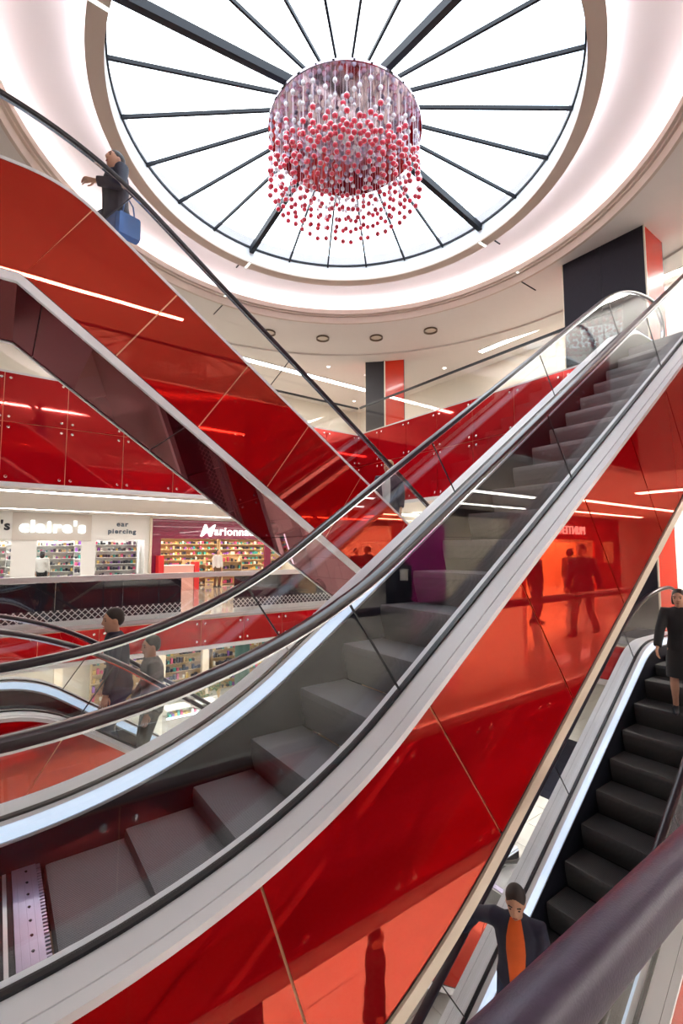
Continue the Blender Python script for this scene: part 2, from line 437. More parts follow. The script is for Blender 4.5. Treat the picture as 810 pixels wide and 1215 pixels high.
fascia('low red glass band on the right hand side of the far landing corner', (9.0, 0, 0), (0,1,0), (-1,0,0),
       [6.84] + [8.08 + 1.12*k for k in range(0, 3)] + [11.395], lo_rows, 0, None)
fascia('short red glass band between the lower right escalator top and the crossing escalator foot', (9.0, 0, 0), (0,1,0), (-1,0,0), [3.6, 4.34, 5.08], lo_rows, 0, None)
fascia('red glass band under the edge of the near landing below the purple rail', (0, .4, 0), (1,0,0), (0,1,0),
       [-.28] + [.75 + 1.12*k for k in range(7)] + [8.965], [(-1.28, -.03)], 0, None)

# ------------------------------------------------------------------ glass railings
def railing(label, a, b, z0, z1, n, railm, rw, rh, clampm=M_chrome, kerb=True):
    a = Vector((*a, z0)); b = Vector((*b, z0)); d = (b - a); L = d.length; d.normalize(); s = Vector((-d.y, d.x, 0))
    t = thing('glass_railing', label, 'railing', tuple(a))
    for i in range(n):
        u0 = L*i/n + .012; u1 = L*(i+1)/n - .012
        MB().obox(d*((u0+u1)/2) + Vector((0,0,(z1-z0)/2+.02)), (d, s, Vector((0,0,1))), ((u1-u0)/2, .007, (z1-z0)/2-.03)).build('glass_panel', M_glass, t)
    MB().obox(d*(L/2) + Vector((0,0,z1-z0)), (d, s, Vector((0,0,1))), (L/2, rw/2, rh/2)).build('top_rail', railm, t)
    MB().obox(d*(L/2) + Vector((0,0,.035)), (d, s, Vector((0,0,1))), (L/2, .03, .035)).build('floor_channel', M_grey, t)
    return t
railing('glass railing with thin black top rail on the far upper gallery', (-.2, 11.5), (9.1, 11.5), L1+.15, L1+1.06, 8, M_black, .05, .05)
railing('glass railing with thin black top rail beside the upper end of the main escalator', (9.1, 11.4), (9.1, 3.62), L1+.15, L1+1.06, 6, M_black, .05, .05)
railing('glass railing with broad grey top in front of the shops across the atrium', (-1.6, 11.48), (9.0, 11.48), L0, L0+1.06, 9, M_grey, .16, .12)
railing('glass railing with dark top rail on the landing behind the main escalator', (9.1, 11.3), (9.1, 7.0), L0, L0+1.05, 4, M_black, .06, .06)
railing('glass railing with thin black top rail on the near upper gallery', (-.2, 0.0), (9.1, 0.0), L1+.15, L1+1.06, 8, M_black, .05, .05)

t = thing('tube_railing', 'thick dark purple tube handrail on glass in the lower right corner', 'railing', (-1.5, .385, 0))
MB().tube([(0,0,1.080),(4,0,1.080),(10.3,0,1.080)], .0435, 24).build('tube_rail', M_purple, t, True)
for i in range(5):
    MB().box(2.05*i+.02, 2.05*i+2.03, -.007, .007, .06, 1.03).build('glass_panel', M_glass, t)
MB().box(0, 10.3, -.03, .03, 0, .06).build('floor_channel', M_grey, t)

# dark screens with a lace border behind the far railing
lace = bpy.data.materials.new('lace_pattern'); lace.use_nodes = True
nt = lace.node_tree; b_ = nt.nodes['Principled BSDF']
t_ = nt.nodes.new('ShaderNodeTexCoord'); mp = nt.nodes.new('ShaderNodeMapping'); mp.inputs['Rotation'].default_value = (0, R(45), 0)
mp.inputs['Scale'].default_value = (11, 11, 11)
ck = nt.nodes.new('ShaderNodeTexBrick'); ck.offset = 0; ck.inputs['Mortar Size'].default_value = .10
ck.inputs['Color1'].default_value = (.02,.02,.03,1); ck.inputs['Color2'].default_value = (.02,.02,.03,1); ck.inputs['Mortar'].default_value = (.75,.75,.75,1)
ck.inputs['Scale'].default_value = 1.0; ck.inputs['Brick Width'].default_value = 1.0; ck.inputs['Row Height'].default_value = 1.0
sx = nt.nodes.new('ShaderNodeSeparateXYZ'); cx_ = nt.nodes.new('ShaderNodeCombineXYZ')
nt.links.new(t_.outputs['Object'], mp.inputs['Vector']); nt.links.new(mp.outputs['Vector'], sx.inputs[0])
nt.links.new(sx.outputs['X'], cx_.inputs['X']); nt.links.new(sx.outputs['Z'], cx_.inputs['Y'])
nt.links.new(cx_.outputs[0], ck.inputs['Vector']); nt.links.new(ck.outputs['Color'], b_.inputs['Base Color'])
M_screen = mat('dark_screen', (0.010, 0.011, 0.022), 0.6, spec=0.2)
for (xa, xb, lb) in ((-1.6, 3.68, 'long dark screen with lace border behind the far railing below the white shop'), (5.05, 8.9, 'dark screen with lace border behind the far railing below the magenta shop')):
    t = thing('balustrade_screen', lb, 'screen', (xa, 11.62, 0))
    n = max(2, round((xb - xa)/1.3)); w = (xb - xa)/n
    for i in range(n):
        MB().box(w*i+.004, w*(i+1)-.004, 0, .03, .40, .98).build('screen_panel', M_screen, t)
    MB().box(0, xb-xa, 0, .028, .17, .40).build('lace_border', lace, t)
    MB().box(0, xb-xa, -.01, .05, 0, .17).build('plinth', M_wallw, t)

# ------------------------------------------------------------------ columns
def column(label, x0, x1, y0, y1, z0, z1):
    t = thing('column', label, 'column', ((x0+x1)/2, (y0+y1)/2, z0))
    X, Y, H = (x1-x0)/2, (y1-y0)/2, z1-z0
    n = 2 if Y > .6 else 1
    for i in range(n):
        a = -Y + 2*Y*i/n + .003; b = -Y + 2*Y*(i+1)/n - .003
        MB().box(-X, -X+.03, a, b, 0, H).build('charcoal_panel', M_colb, t)
    MB().box(X-.03, X, -Y, Y, 0, H).build('charcoal_panel', M_colb, t)
    zs = [0, H*.47, H] if z0 > 2 else [0, H]
    for k in range(len(zs)-1):
        MB().box(-X+.035, X-.031, -Y-.001, -Y+.03, zs[k]+.003, zs[k+1]-.003).build('red_panel', M_colr, t)
        MB().box(-X+.035, X-.031, Y-.03, Y+.001, zs[k]+.003, zs[k+1]-.003).build('red_panel', M_colr, t)
    for sy in (-1, 1):
        MB().box(-X-.004, -X+.034, sy*Y-.012, sy*Y+.012, 0, H).build('corner_bead', M_cream, t)
    MB().box(-X+.03, X-.03, -Y+.03, Y-.03, 0, H).build('core', M_grey, t)
    return t
column('broad charcoal and red column standing to the ceiling at the top of the main escalator', 9.86, 10.77, 3.49, 5.12, L1, 8.0)
column('narrow charcoal and red column at the corner of the upper gallery', 10.1, 11.02, 11.35, 12.34, L1, 8.0 + .3)
column('charcoal and red column on the landing beside the woman in black', 9.86, 10.77, 3.55, 5.12, L0, 3.0)

# ------------------------------------------------------------------ escalators
INC = R(35); TN = math.tan(INC)
def fillet(corners, radii, step=0.12):
    """corner list (s,z) -> dense polyline with arcs"""
    out = [Vector(corners[0])]
    for i in range(1, len(corners)-1):
        p = Vector(corners[i]); a = (Vector(corners[i-1]) - p).normalized(); b = (Vector(corners[i+1]) - p).normalized()
        ang = a.angle(b); tl = radii[i-1] / math.tan(ang/2)
        p0 = p + a*tl; p1 = p + b*tl; cdir = (a + b).normalized(); cc = p + cdir*(radii[i-1]/math.sin(ang/2))
        out.append(p0)
        v0 = p0 - cc; v1 = p1 - cc; tot = v0.angle(v1); n = 14
        sg = 1 if (v0.x*v1.y - v0.y*v1.x) > 0 else -1
        for k in range(1, n):
            g = sg*tot*k/n; out.append(cc + Vector((v0.x*math.cos(g) - v0.y*math.sin(g), v0.x*math.sin(g) + v0.y*math.cos(g))))
        out.append(p1)
    out.append(Vector(corners[-1]))
    return out
def resample(poly, s0, s1, n):
    """n+1 points of a polyline between s values s0..s1 (s monotonic)"""
    res = []
    for k in range(n+1):
        s = s0 + (s1 - s0)*k/n
        for i in range(len(poly)-1):
            if poly[i].x <= s <= poly[i+1].x or i == len(poly)-2:
                d = poly[i+1].x - poly[i].x; f = (s - poly[i].x)/d if d else 0
                res.append(poly[i].lerp(poly[i+1], f)); break
    return res
RISE = 5.1; RUN = RISE/TN
SB, ST = -1.0, 9.7
deck = fillet([(SB-.6,.23), (.917,.23), (.917+RUN,.23+RISE), (ST+.9,.23+RISE)], [3.3, 1.15])
hand = fillet([(SB-.6,1.04), (.975,1.04), (.975+RUN,1.04+RISE), (ST+.9,1.04+RISE)], [3.5, 3.4])
nose = fillet([(-2,0), (1.1,0), (1.1+RUN,RISE), (12,RISE)], [2.4, 2.0])
def normals(pts):
    ns = []
    for i in range(len(pts)):
        d = (pts[min(i+1,len(pts)-1)] - pts[max(i-1,0)]).normalized(); ns.append(Vector((-d.y, d.x)))
    return ns
def path(poly, s0, s1, ds=0.11):
    pts = resample(poly, s0, s1, max(2, int(abs(s1-s0)/ds))); return pts, normals(pts)
def path_w(poly, s0, s1, ds=.11):      # normals taken on the whole polyline so neighbouring pieces agree
    n = max(1, int(abs(s1-s0)/ds)); pts = resample(poly, s0, s1, n); e = .02; ns = []
    for p in pts:
        q = resample(poly, p.x - e, p.x + e, 1); d = (q[1] - q[0]).normalized(); ns.append(Vector((-d.y, d.x)))
    return pts, ns
def sweep(sec, pts, ns):
    rings = [[(p.x + n.x*o, y, p.y + n.y*o) for (y, o) in sec] for p, n in zip(pts, ns)]
    return MB().loft(rings)
def rect(y0, y1, o0, o1): return [(y0,o0),(y1,o0),(y1,o1),(y0,o1)]
def hit_hand(p, n):
    best = None
    for i in range(len(hand)-1):
        a, b = hand[i], hand[i+1]; d = b - a
        den = n.x*(-d.y) + d.x*n.y
        if abs(den) < 1e-9: continue
        r = a - p
        t = (r.x*(-d.y) + d.x*r.y)/den; u = (n.x*r.y - n.y*r.x)/den
        if -1e-4 <= u <= 1+1e-4 and t > 0 and (best is None or t < best): best = t
    return best or .8

step_mb = MB()
prof = [(0.0,-.002),(-.004,-.02),(-.006,-.05),(0.0,-.10),(.012,-.16),(.03,-.22),(.05,-.29),(.09,-.29),(.40,-.03),(.412,-.012),(.412,0.0),(0.02,0.0)]
step_mb.loft([[(s, y, z) for s, z in prof] for y in (-.485, .485)])
step_me = step_mb.mesh('step', M_step)
step_me_d = step_mb.mesh('step', M_stepd)
GLASS = [SB+.35, -.15, 1.87, 3.85, 5.9, 7.9, ST-.35]
CLAD = [-.28, .9] + [1.87 + .87*k for k in range(8)] + [8.78]
SOFF = [-.28, 1.2, 2.9, 4.6, 6.3, 7.7, 8.78]

def side_parts(t, sg):
    """one balustrade: sg = +1 or -1 picks the side of the step band"""
    def sec(r): return [(sg*y, o) for y, o in r]
    P, N = path(deck, SB, ST)
    sweep(sec(rect(.635,.762,-.03,0)), P, N).build('outer_deck', M_white, t)
    sweep(sec(rect(.767,.828,-.034,-.002)), P, N).build('deck_edge', M_white, t)
    sweep(sec(rect(.760,.769,-.03,-.006)), P, N).build('deck_groove', M_black, t)
    sweep(sec([(.600,-.03),(.636,-.03),(.636,.014),(.600,.014)]), P, N).build('glass_gasket', M_black, t)
    sweep(sec(rect(.548,.601,-.03,0)), P, N).build('inner_deck', M_white, t)
    sweep(sec([(.549,-.012),(.549,0.0),(.511,-.068),(.503,-.062)]), P, N).build('chamfer_strip', M_ledstrip, t)
    sweep(sec(rect(.504,.512,-.085,-.069)), P, N).build('skirt_trim', M_grey, t)
    sweep(sec(rect(.502,.51,-.62,-.085)), P, N).build('skirt_panel', M_skirt, t)
    P2, N2 = path(deck, -.28, 8.78)
    sweep(sec(rect(.80,.812,-1.10,-.034)), P2, N2).build('cladding_backing', M_seam, t)
    sweep(sec(rect(.79,.838,-1.165,-1.085)), P2, N2).build('corner_trim', M_cream, t)
    sweep(sec(rect(.80,.822,-1.086,-1.068)), P2, N2).build('trim_shadow_gap', M_black, t)
    for i in range(len(CLAD)-1):
        p, n = path_w(deck, CLAD[i]+.006, CLAD[i+1]-.006)
        sweep(sec(rect(.814,.824,-1.07,-.036)), p, n).build('cladding_panel', M_red, t)
    for i in range(len(GLASS)-1):
        p, n = path_w(deck, GLASS[i]+.006, GLASS[i+1]-.006, .09)
        rings = []
        for a, b in zip(p, n):
            h = hit_hand(a, b) - .02; q = a + b*h
            rings.append([(a.x, sg*.614, a.y), (a.x, sg*.624, a.y), (q.x, sg*.624, q.y), (q.x, sg*.614, q.y)])
        MB().loft(rings).build('glass_panel', M_glass, t)
        if i:
            a = resample(deck, GLASS[i], GLASS[i], 1)[0]; q2 = resample(deck, GLASS[i]-.02, GLASS[i]+.02, 1); d = (q2[1]-q2[0]).normalized(); n_ = Vector((-d.y, d.x))
            q = a + n_*(hit_hand(a, n_) - .03)
            MB().loft([[(p_.x - d.x*.0055, sg*.615, p_.y - d.y*.0055), (p_.x + d.x*.0055, sg*.615, p_.y + d.y*.0055), (p_.x + d.x*.0055, sg*.623, p_.y + d.y*.0055), (p_.x - d.x*.0055, sg*.623, p_.y - d.y*.0055)] for p_ in (a, q)]).build('seam_seal', M_black, t)
    # rounded glass ends
    for (s_, zc, d) in ((GLASS[0]-.006, (.23+1.02)/2, -1), (GLASS[-1]+.006, RISE+(.23+1.02)/2, 1)):
        r = .39; arc = [(s_ + d*r*1.05*math.cos(a), zc + r*math.sin(a)) for a in [(-PI/2 + PI*k/12) for k in range(13)]]
        MB().loft([[(x, sg*y, z) for x, z in arc] for y in (.614,.624)]).build('glass_panel', M_glass, t)
    # handrail with its turned-down ends
    hp = resample(hand, GLASS[0], GLASS[-1], 96)
    rr = .41
    pts = [(GLASS[0] + rr*math.cos(a), sg*.62, .63 + rr*math.sin(a)) for a in [(-PI/2 - PI*k/10) for k in range(10)]]
    pts += [(p.x, sg*.62, p.y) for p in hp]
    pts += [(GLASS[-1] + rr*math.cos(a), sg*.62, RISE + .63 + rr*math.sin(a)) for a in [(PI/2 - PI*k/10) for k in range(1, 11)]]
    def rail(sec2, name, m):
        rings = []
        for i, p in enumerate(pts):
            a = Vector(pts[max(i-1,0)]); b = Vector(pts[min(i+1,len(pts)-1)]); d = b - a; d = Vector((d.x, d.z)).normalized(); n = Vector((-d.y, d.x))
            rings.append([(p[0] + n.x*o, p[1] + y, p[2] + n.y*o) for y, o in sec2])
        return MB().loft(rings).build(name, m, t, True)
    rail([(-.036,-.018),(-.042,0),(-.037,.016),(-.02,.024),(.02,.024),(.037,.016),(.042,0),(.036,-.018),(.012,-.022),(-.012,-.022)], 'handrail', M_rubber)
    rail([(-.018,-.034),(.018,-.034),(.018,-.021),(-.018,-.021)], 'handrail_guide', M_steel)

def make_escalator():
    t = thing('escalator', '', 'escalator', (0, 2.605, 0))
    side_parts(t, 1); side_parts(t, -1)
    for i in range(22):
        s = .29 + .4*i
        z = resample(nose, s+.15, s+.25, 1)[0].y
        st = link('step', step_me, t); st.location = (s, 0, z)
    for i in range(len(SOFF)-1):
        p, n = path_w(deck, SOFF[i]+.006, SOFF[i+1]-.006)
        sweep(rect(-.785,.785,-1.15,-1.135), p, n).build('soffit_panel', M_soffit, t)
    P, N = path(deck, -.28, 8.78)
    sweep(rect(-.79,.79,-1.133,-1.12), P, N).build('soffit_backing', M_black, t)
    for (s0, s1, z, c0_, c1_) in ((-1.9, .14, 0, .14, .245), (9.30, 11.0, RISE, 9.125, 9.30)):
        mb = MB().box(s0, s1, -.5, .5, z+.001, z+.008)
        mb.build('landing_plate', M_skirt, t)
        rb = MB(); k = s0 + .02
        while k < s1 - .02:
            rb.box(k, k+.016, -.495, .495, z+.008, z+.016); k += .03
        rb.build('landing_ribs', M_rib, t)
        cb = MB().box(c0_, c1_, -.5, .5, z+.001, z+.018)
        d = 1 if z == 0 else -1; e = c1_ if z == 0 else c0_
        for j in range(40):
            y = -.485 + .0249*j
            cb.box(min(e, e + d*.02), max(e, e + d*.02), y, y+.012, z+.004, z+.014)
        for j in range(3):
            cc = (c0_ + .02 + .03*j); cb.box(cc, cc+.008, -.49, .49, z+.018, z+.021)
        c_ = cb.build('comb_plate', M_comb, t)
        sc = MB()
        for j in range(10): sc.lathe([(0,z+.018),(.008,z+.018),(.006,z+.0225),(0,z+.0225)], (c0_ + .06, -.45 + .1*j), 6, closed=False)
        sc.build('screws', M_dark, c_)
    for sg in (-1, 1):
        for (s0, s1, z) in ((SB, -.31, 0), (9.02, ST, RISE)):
            MB().box(s0, s1, min(sg*.512, sg*.82), max(sg*.512, sg*.82), z+.001, z+.196).build('newel_base', M_grey, t)
    return t
E1 = make_escalator()
E1['label'] = 'large nearest escalator with red side climbing from the lower left to the upper right'
def place(src, label, x, y, z, rz, dark=True):
    e = copy_tree(src); e.location = (x, y, z); e.rotation_euler = (0, 0, rz); e['label'] = label
    for c in KIDS.get(e, []):
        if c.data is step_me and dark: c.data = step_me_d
        if c.name.startswith('corner_trim'):
            c.material_slots[0].link = 'OBJECT'; c.material_slots[0].material = M_white
    return e
E2 = place(E1, 'escalator crossing behind it, red side and white edge, rising to the upper left', 8.6, 5.95, 0, PI)
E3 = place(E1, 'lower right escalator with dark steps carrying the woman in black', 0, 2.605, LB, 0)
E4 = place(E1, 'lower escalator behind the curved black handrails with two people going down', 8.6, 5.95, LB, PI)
# the copies begin with the prototype's blank label replaced above

# ------------------------------------------------------------------ chandelier
ch = thing('chandelier', 'round chandelier of hanging red and white balls under a mirrored disc', 'chandelier', (CX, CY, 8.68))
MB().lathe([(0,-.015),(1.29,-.015),(1.30,-.005),(1.30,.03),(0,.03)], (0,0), 72, closed=False).build('mirror_disc', M_canopy, ch)
MB().lathe([(.02,.03),(.05,.03),(.05,.5),(.02,.5)], (0,0), 12).build('stem', M_dark, ch)
def paint_highlight(me, zs=None):  # upper faces coloured pale pink to imitate light from above on red balls
    me.materials.append(M_ballhi)
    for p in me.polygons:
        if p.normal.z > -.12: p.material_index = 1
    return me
ball_me = paint_highlight(MB().sphere((0,0,0), .044, 14, 10).mesh('ball', M_ball, True))
rnd = random.Random(3)
strings = MB(); wb = MB(); reds = []; extra = MB()
ringspec = [(1.25, 46), (1.07, 38), (.88, 30), (.68, 22), (.46, 15), (.22, 7)]
for q, (r, n) in enumerate(ringspec):
    for k in range(n):
        a = 2*PI*(k + .5*(q % 2))/n + rnd.uniform(-.02,.02); rr = r + rnd.uniform(-.03,.03)
        x, y = rr*math.cos(a), rr*math.sin(a)
        zb = -.97 + .42*(1 - (rr/1.25)**1.5) + rnd.uniform(-.03,.05)      # lowest ball: a shallow dome
        strings.bar((x,y,-.015), (x,y,zb), .006, .006, (1,0,0))
        nb = 2 if r > .5 else 1
        for j in range(nb):
            reds.append((r, (x, y, zb + j*(.17 + rnd.uniform(-.03,.05)))))
        if r > .8 and k % 3 == 0: reds.append((r - 1, (x, y, zb + .42 + rnd.uniform(-.04,.04))))
        if rnd.random() < .95:
            wb.sphere((x, y, -.14 - rnd.uniform(0,.26)), .037, 10, 7)
        if rnd.random() < .35:
            wb.sphere((x, y, -.45 - rnd.uniform(0,.1)), .03, 8, 6)
reds.sort(key=lambda t: -t[0])
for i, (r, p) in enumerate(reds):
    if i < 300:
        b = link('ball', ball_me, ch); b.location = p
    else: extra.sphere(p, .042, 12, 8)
o = strings.build('strings', M_string, ch); o['kind'] = 'stuff'
o = wb.build('white_balls', M_wball, ch, True); o['kind'] = 'stuff'; o['label'] = 'small white balls'
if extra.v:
    o = extra.build('inner_balls', M_ball, ch, True); paint_highlight(o.data); o['kind'] = 'stuff'

# ------------------------------------------------------------------ ceiling fixtures
names = {4: 'second', 3: 'third'}
pr = None
fix = []
for k in range(24):
    a = R(14.5 + 15*k); x = CX + 6.13*math.cos(a); y = CY + 6.13*math.sin(a)
    if not (8 <= math.degrees(a) <= 120): continue
    fix.append((x, y, a))
fix.sort(key=lambda f: f[0])
lbls = {}
vis = [f for f in fix if 5.0 < f[0] < 10.2]
ordn = ['farthest left', 'second from the left', 'third from the left', 'fourth from the left']
for i, (x, y, a) in enumerate(fix):
    if (x, y, a) not in vis[-4:]: continue
    j = vis[-4:].index((x, y, a))
    t = thing('ceiling_downlight', 'round bronze-rimmed ceiling fixture, %s of the row under the ring' % ordn[j], 'downlight', (x, y, 8.0), 0, 'bronze fixtures under the ring')
    MB().lathe([(.155,0),(.195,0),(.195,-.05),(.155,-.03)], (0,0), 32).build('rim', M_bronze, t, True)
    MB().lathe([(0,-.012),(.157,-.012),(.157,0),(0,0)], (0,0), 32, closed=False).build('lens', M_lens, t)
def strip(label, x0, x1, y0, y1, z, watts, w=.0, col=(1,.965,.94)):
    t = thing('linear_light', label, 'light', ((x0+x1)/2, (y0+y1)/2, z))
    X, Y = (x1-x0)/2, (y1-y0)/2
    MB().box(-X-.02, X+.02, -Y-.02, Y+.02, -.03, -.001).build('housing', M_grey, t)
    MB().box(-X, X, -Y, Y, -.036, -.030).build('diffuser', M_E_strip, t)
    if watts: area('lamp', (0,0,-.05), (0,0,0), 2*X, 2*Y, watts, col, t)
    return t
strip('long ceiling strip light over the far end of the upper gallery', .5, 12.4, 14.6, 14.85, 8.3, 160)
strip('ceiling strip light over the upper landing behind the broad column', 12.65, 12.85, -4.5, 9.5, 8.3, 160)
strip('bright strip light in the shop ceiling just behind the red band across the atrium', -4, 13, 12.3, 12.6, 3.0, 130)
strip('bright strip light in the ceiling above the shop signs', -4, 13, 18.0, 18.1, 3.0, 60)
strip('ceiling strip light over the landing behind the main escalator', 11.6, 11.9, -1, 11, 3.0, 170)
strip('ceiling strip light over the near landing, closest to its edge', 1, 21, -2.6, -2.4, 3.0, 130)
strip('ceiling strip light over the near landing, in front of the lit shop', 1, 21, -4.6, -4.4, 3.0, 130)
strip('ceiling strip light of the lower floor beyond the crossing escalators', -3, 14, 14.0, 14.3, -.62, 190)
strip('ceiling strip light of the lower floor at the back by its shops', -3, 14, 18.0, 18.3, -.62, 190)
strip('ceiling strip light of the lower floor beyond the dark steps', 12, 12.3, -3, 10, -.62, 190)
strip('ceiling strip light of the lower floor under the near landing', -3, 9, -3.0, -2.7, -.62, 200)
strip('ceiling strip light over the near upper gallery, mirrored in the crossing escalator', -3, 4.0, -2.95, -2.83, 8.3, 150)
for i, (x, y) in enumerate([(9.4, 13.6), (11.0, 13.4), (7.0, 16.0), (12.6, 16.2), (12.9, 11.2)]):
    t = thing('recessed_spot', ('round recessed ceiling spot just left of the narrow column', 'round recessed ceiling spot hidden closest behind the narrow column', 'round recessed ceiling spot above the long strip light, farthest from the narrow column', 'round recessed ceiling spot in the far corner of the upper gallery', 'round recessed ceiling spot right of the narrow column')[i], 'spotlight', (x, y, 8.3), 0, 'recessed spots of the far upper gallery')
    MB().lathe([(.06,0),(.085,0),(.085,-.012),(.06,-.012)], (0,0), 16).build('rim', M_wallw, t)
    MB().lathe([(0,-.006),(.06,-.006),(.06,-.002),(0,-.002)], (0,0), 16, closed=False).build('lens', M_E_strip, t)

# ------------------------------------------------------------------ people
def ik(a, c, l1, l2, hint):
    a = Vector(a); c = Vector(c); d = c - a; L = min(d.length, (l1 + l2)*.995); d.normalize()
    c = a + d*L; x = (l1*l1 - l2*l2 + L*L)/(2*L); h = math.sqrt(max(0, l1*l1 - x*x))
    hn = Vector(hint); hn = (hn - d*hn.dot(d)).normalized()
    return a + d*x + hn*h, c
def remesh(mb, vox, name, m, it=2):
    me = mb.mesh('tmp', None); o = bpy.data.objects.new('tmp', me); C.objects.link(o)
    md = o.modifiers.new('r', 'REMESH'); md.mode = 'VOXEL'; md.voxel_size = vox
    sm = o.modifiers.new('s', 'SMOOTH'); sm.factor = .5; sm.iterations = it
    dg = bpy.context.evaluated_depsgraph_get(); out = bpy.data.meshes.new_from_object(o.evaluated_get(dg))
    bpy.data.objects.remove(o); bpy.data.meshes.remove(me)
    out.name = name; out.materials.clear(); out.materials.append(m)
    for p in out.polygons: p.use_smooth = True
    return out
TORSO = [(.80,.12,.10),(.86,.155,.115),(.92,.168,.122),(1.02,.150,.105),(1.12,.145,.100),(1.25,.165,.115),(1.35,.178,.112),(1.42,.155,.088),(1.465,.085,.062)]
HEAD = [(1.488,.030,.030,.045),(1.505,.048,.058,.030),(1.535,.060,.076,.020),(1.575,.071,.092,.010),(1.615,.076,.100,.002),(1.655,.074,.097,-.004),(1.69,.058,.076,-.008),(1.712,.030,.038,-.010)]
def ring(cx, cy, z, ry, rx, n=16): return [(cx + rx*math.cos(2*PI*k/n), cy + ry*math.sin(2*PI*k/n), z) for k in range(n)]
def person(label, loc, rz, top, topkind='jacket', legs=None, hair='short', hairm=None, height=1.72, lean=.03, feet=((.02,0),(-.02,0)), hands=((.05,.24,.80),(.05,-.24,.80)), yaw=0.0, nod=0.0, shirt=None, bag=None, female=False, group=None, coat_hem=None, skirt=None, shoes=None, vox=.013):
    sc = height/1.72
    def lx(z): return lean*(z - .92)*1.0
    mb = MB()
    mb.loft([ring(lx(z), 0, z, w*(.93 if female else 1), d) for z, w, d in TORSO])
    mb.tube([(lx(1.42), 0, 1.42), (lx(1.5)+.008, 0, 1.52)], .052, 12)
    piv = Vector((lx(1.5), 0, 1.50)); HR = Matrix.Translation(piv) @ Matrix.Rotation(yaw, 4, 'Z') @ Matrix.Rotation(nod, 4, 'Y') @ Matrix.Translation(Vector((0,0,-1.50)))
    hd = MB(); hd.loft([ring(cx, 0, z, ry, rx) for z, ry, rx, cx in HEAD])
    hd.loft([ring(.098,0,1.628,.010,.010,8), ring(.106,0,1.60,.013,.014,8), ring(.112,0,1.578,.018,.020,8), ring(.098,0,1.566,.013,.012,8)])
    hd.sphere((.088,0,1.542), .024, 10, 6, (.8,1.0,.55)); hd.sphere((.080,0,1.503), .022, 8, 6)
    for s_ in (-1, 1):
        hd.sphere((.002, s_*.078, 1.595), .03, 8, 6, (.6,.35,1.1)); hd.sphere((.083, s_*.034, 1.632), .02, 8, 6, (.7,1.3,.5))
    mb.add([HR @ Vector(p) for p in hd.v], hd.f)
    hipz = .90; arms = []; lg = []
    for i, s_ in enumerate((1, -1)):
        fx, fz = feet[i]; hip = Vector((0, s_*.088, hipz)); ank = Vector((fx, s_*.10, .085 + fz))
        kn, ank = ik(hip, ank, .43, .41, (1, s_*.1, 0)); lg.append((hip, kn, ank, s_))
        pts = [hip + Vector((0,0,.04)), hip.lerp(kn,.3), hip.lerp(kn,.7), kn, kn.lerp(ank,.28), kn.lerp(ank,.7), ank]
        mb.tube(pts, 0, 12, rr=[.082,.080,.062,.052,.055,.040,.036])
        mb.tube([ank + Vector((-.05,0,-.045)), ank + Vector((.02,0,-.045)), ank + Vector((.10,0,-.058)), ank + Vector((.165,0,-.062))], 0, 10, rr=[.028,.036,.032,.02])
        sh = Vector((lx(1.41), s_*(.170 if female else .185), 1.405)); hp = Vector(hands[i])
        el, wr = ik(sh, hp, .285, .255, (-.7, s_*.6, -.3)); arms.append((sh, el, wr, s_))
        mb.tube([Vector((lx(1.40), s_*.11, 1.40)), sh, sh.lerp(el,.4), el, el.lerp(wr,.3), wr], 0, 12, rr=[.055,.054,.046,.038,.037,.026])
        d = (wr - el).normalized(); nr = Vector((0, -s_, 0)); nr = (nr - d*nr.dot(d)).normalized(); sd = d.cross(nr)
        P = [wr - d*.01, wr + d*.03, wr + d*.075, wr + d*.092]
        mb.loft([[p + sd*(w*math.cos(2*PI*k/10)) + nr*(t*math.sin(2*PI*k/10)) for k in range(10)] for p, w, t in zip(P, (.024,.036,.040,.034), (.019,.017,.015,.012))])
    body = remesh(mb, vox, 'person', M_skin)
    # fingers: five separate chains rooted inside the palm
    fg = MB()
    for sh, el, wr, s_ in arms:
        d = (wr - el).normalized(); nr = Vector((0, -s_, 0)); nr = (nr - d*nr.dot(d)).normalized(); sd = d.cross(nr)*s_
        fwd = sd if sd.x > 0 or True else -sd
        for j, (o_, ln) in enumerate(((-.030,.060),(-.010,.074),(.011,.079),(.031,.070))):
            b0 = wr + d*.075 + fwd*o_
            b1 = b0 + d*(ln*.5) + nr*.006; b2 = b1 + d*(ln*.33) + nr*(.018 + .003*j); b3 = b2 + d*(ln*.16) + nr*.018
            fg.tube([b0, b1, b2, b3], 0, 6, rr=[.0088,.0085,.0078,.006])
        t0 = wr + d*.025 + fwd*.028; t1 = t0 + d*.03 + fwd*.022 + nr*.008; t2 = t1 + d*.032 + fwd*.006 + nr*.012
        fg.tube([t0, t1, t2], 0, 6, rr=[.0115,.010,.0075])
    bm = bmesh.new(); bm.from_mesh(body); fm = fg.mesh('f', M_skin, True); bm.from_mesh(fm); bm.to_mesh(body); bm.free()
    root = link('person', body); tag(root, label, 'person', group)
    # clothing
    tm = MB(); hem = coat_hem if coat_hem else (.80 if topkind != 'shirt' else .86); g = .022 if topkind in ('jacket','coat') else .014
    rings = []
    if hem < .80: rings += [ring(lx(hem)-.005, 0, hem, .19, .155), ring(0, 0, .80, .178, .14)]
    rings += [ring(lx(z), 0, z, w*(.93 if female else 1)+g, d+g) for z, w, d in TORSO if z >= max(hem, .79)]
    rings[-1] = ring(lx(1.478), 0, 1.478, .078, .07)
    tm.loft(rings)
    for sh, el, wr, s_ in arms:
        cuff = el.lerp(wr, .97)
        tm.tube([Vector((lx(1.395), s_*.10, 1.395)), sh, sh.lerp(el,.4), el, el.lerp(wr,.3), cuff], 0, 12, rr=[.072,.058+g,.046+g,.041+g,.040+g,.030+g])
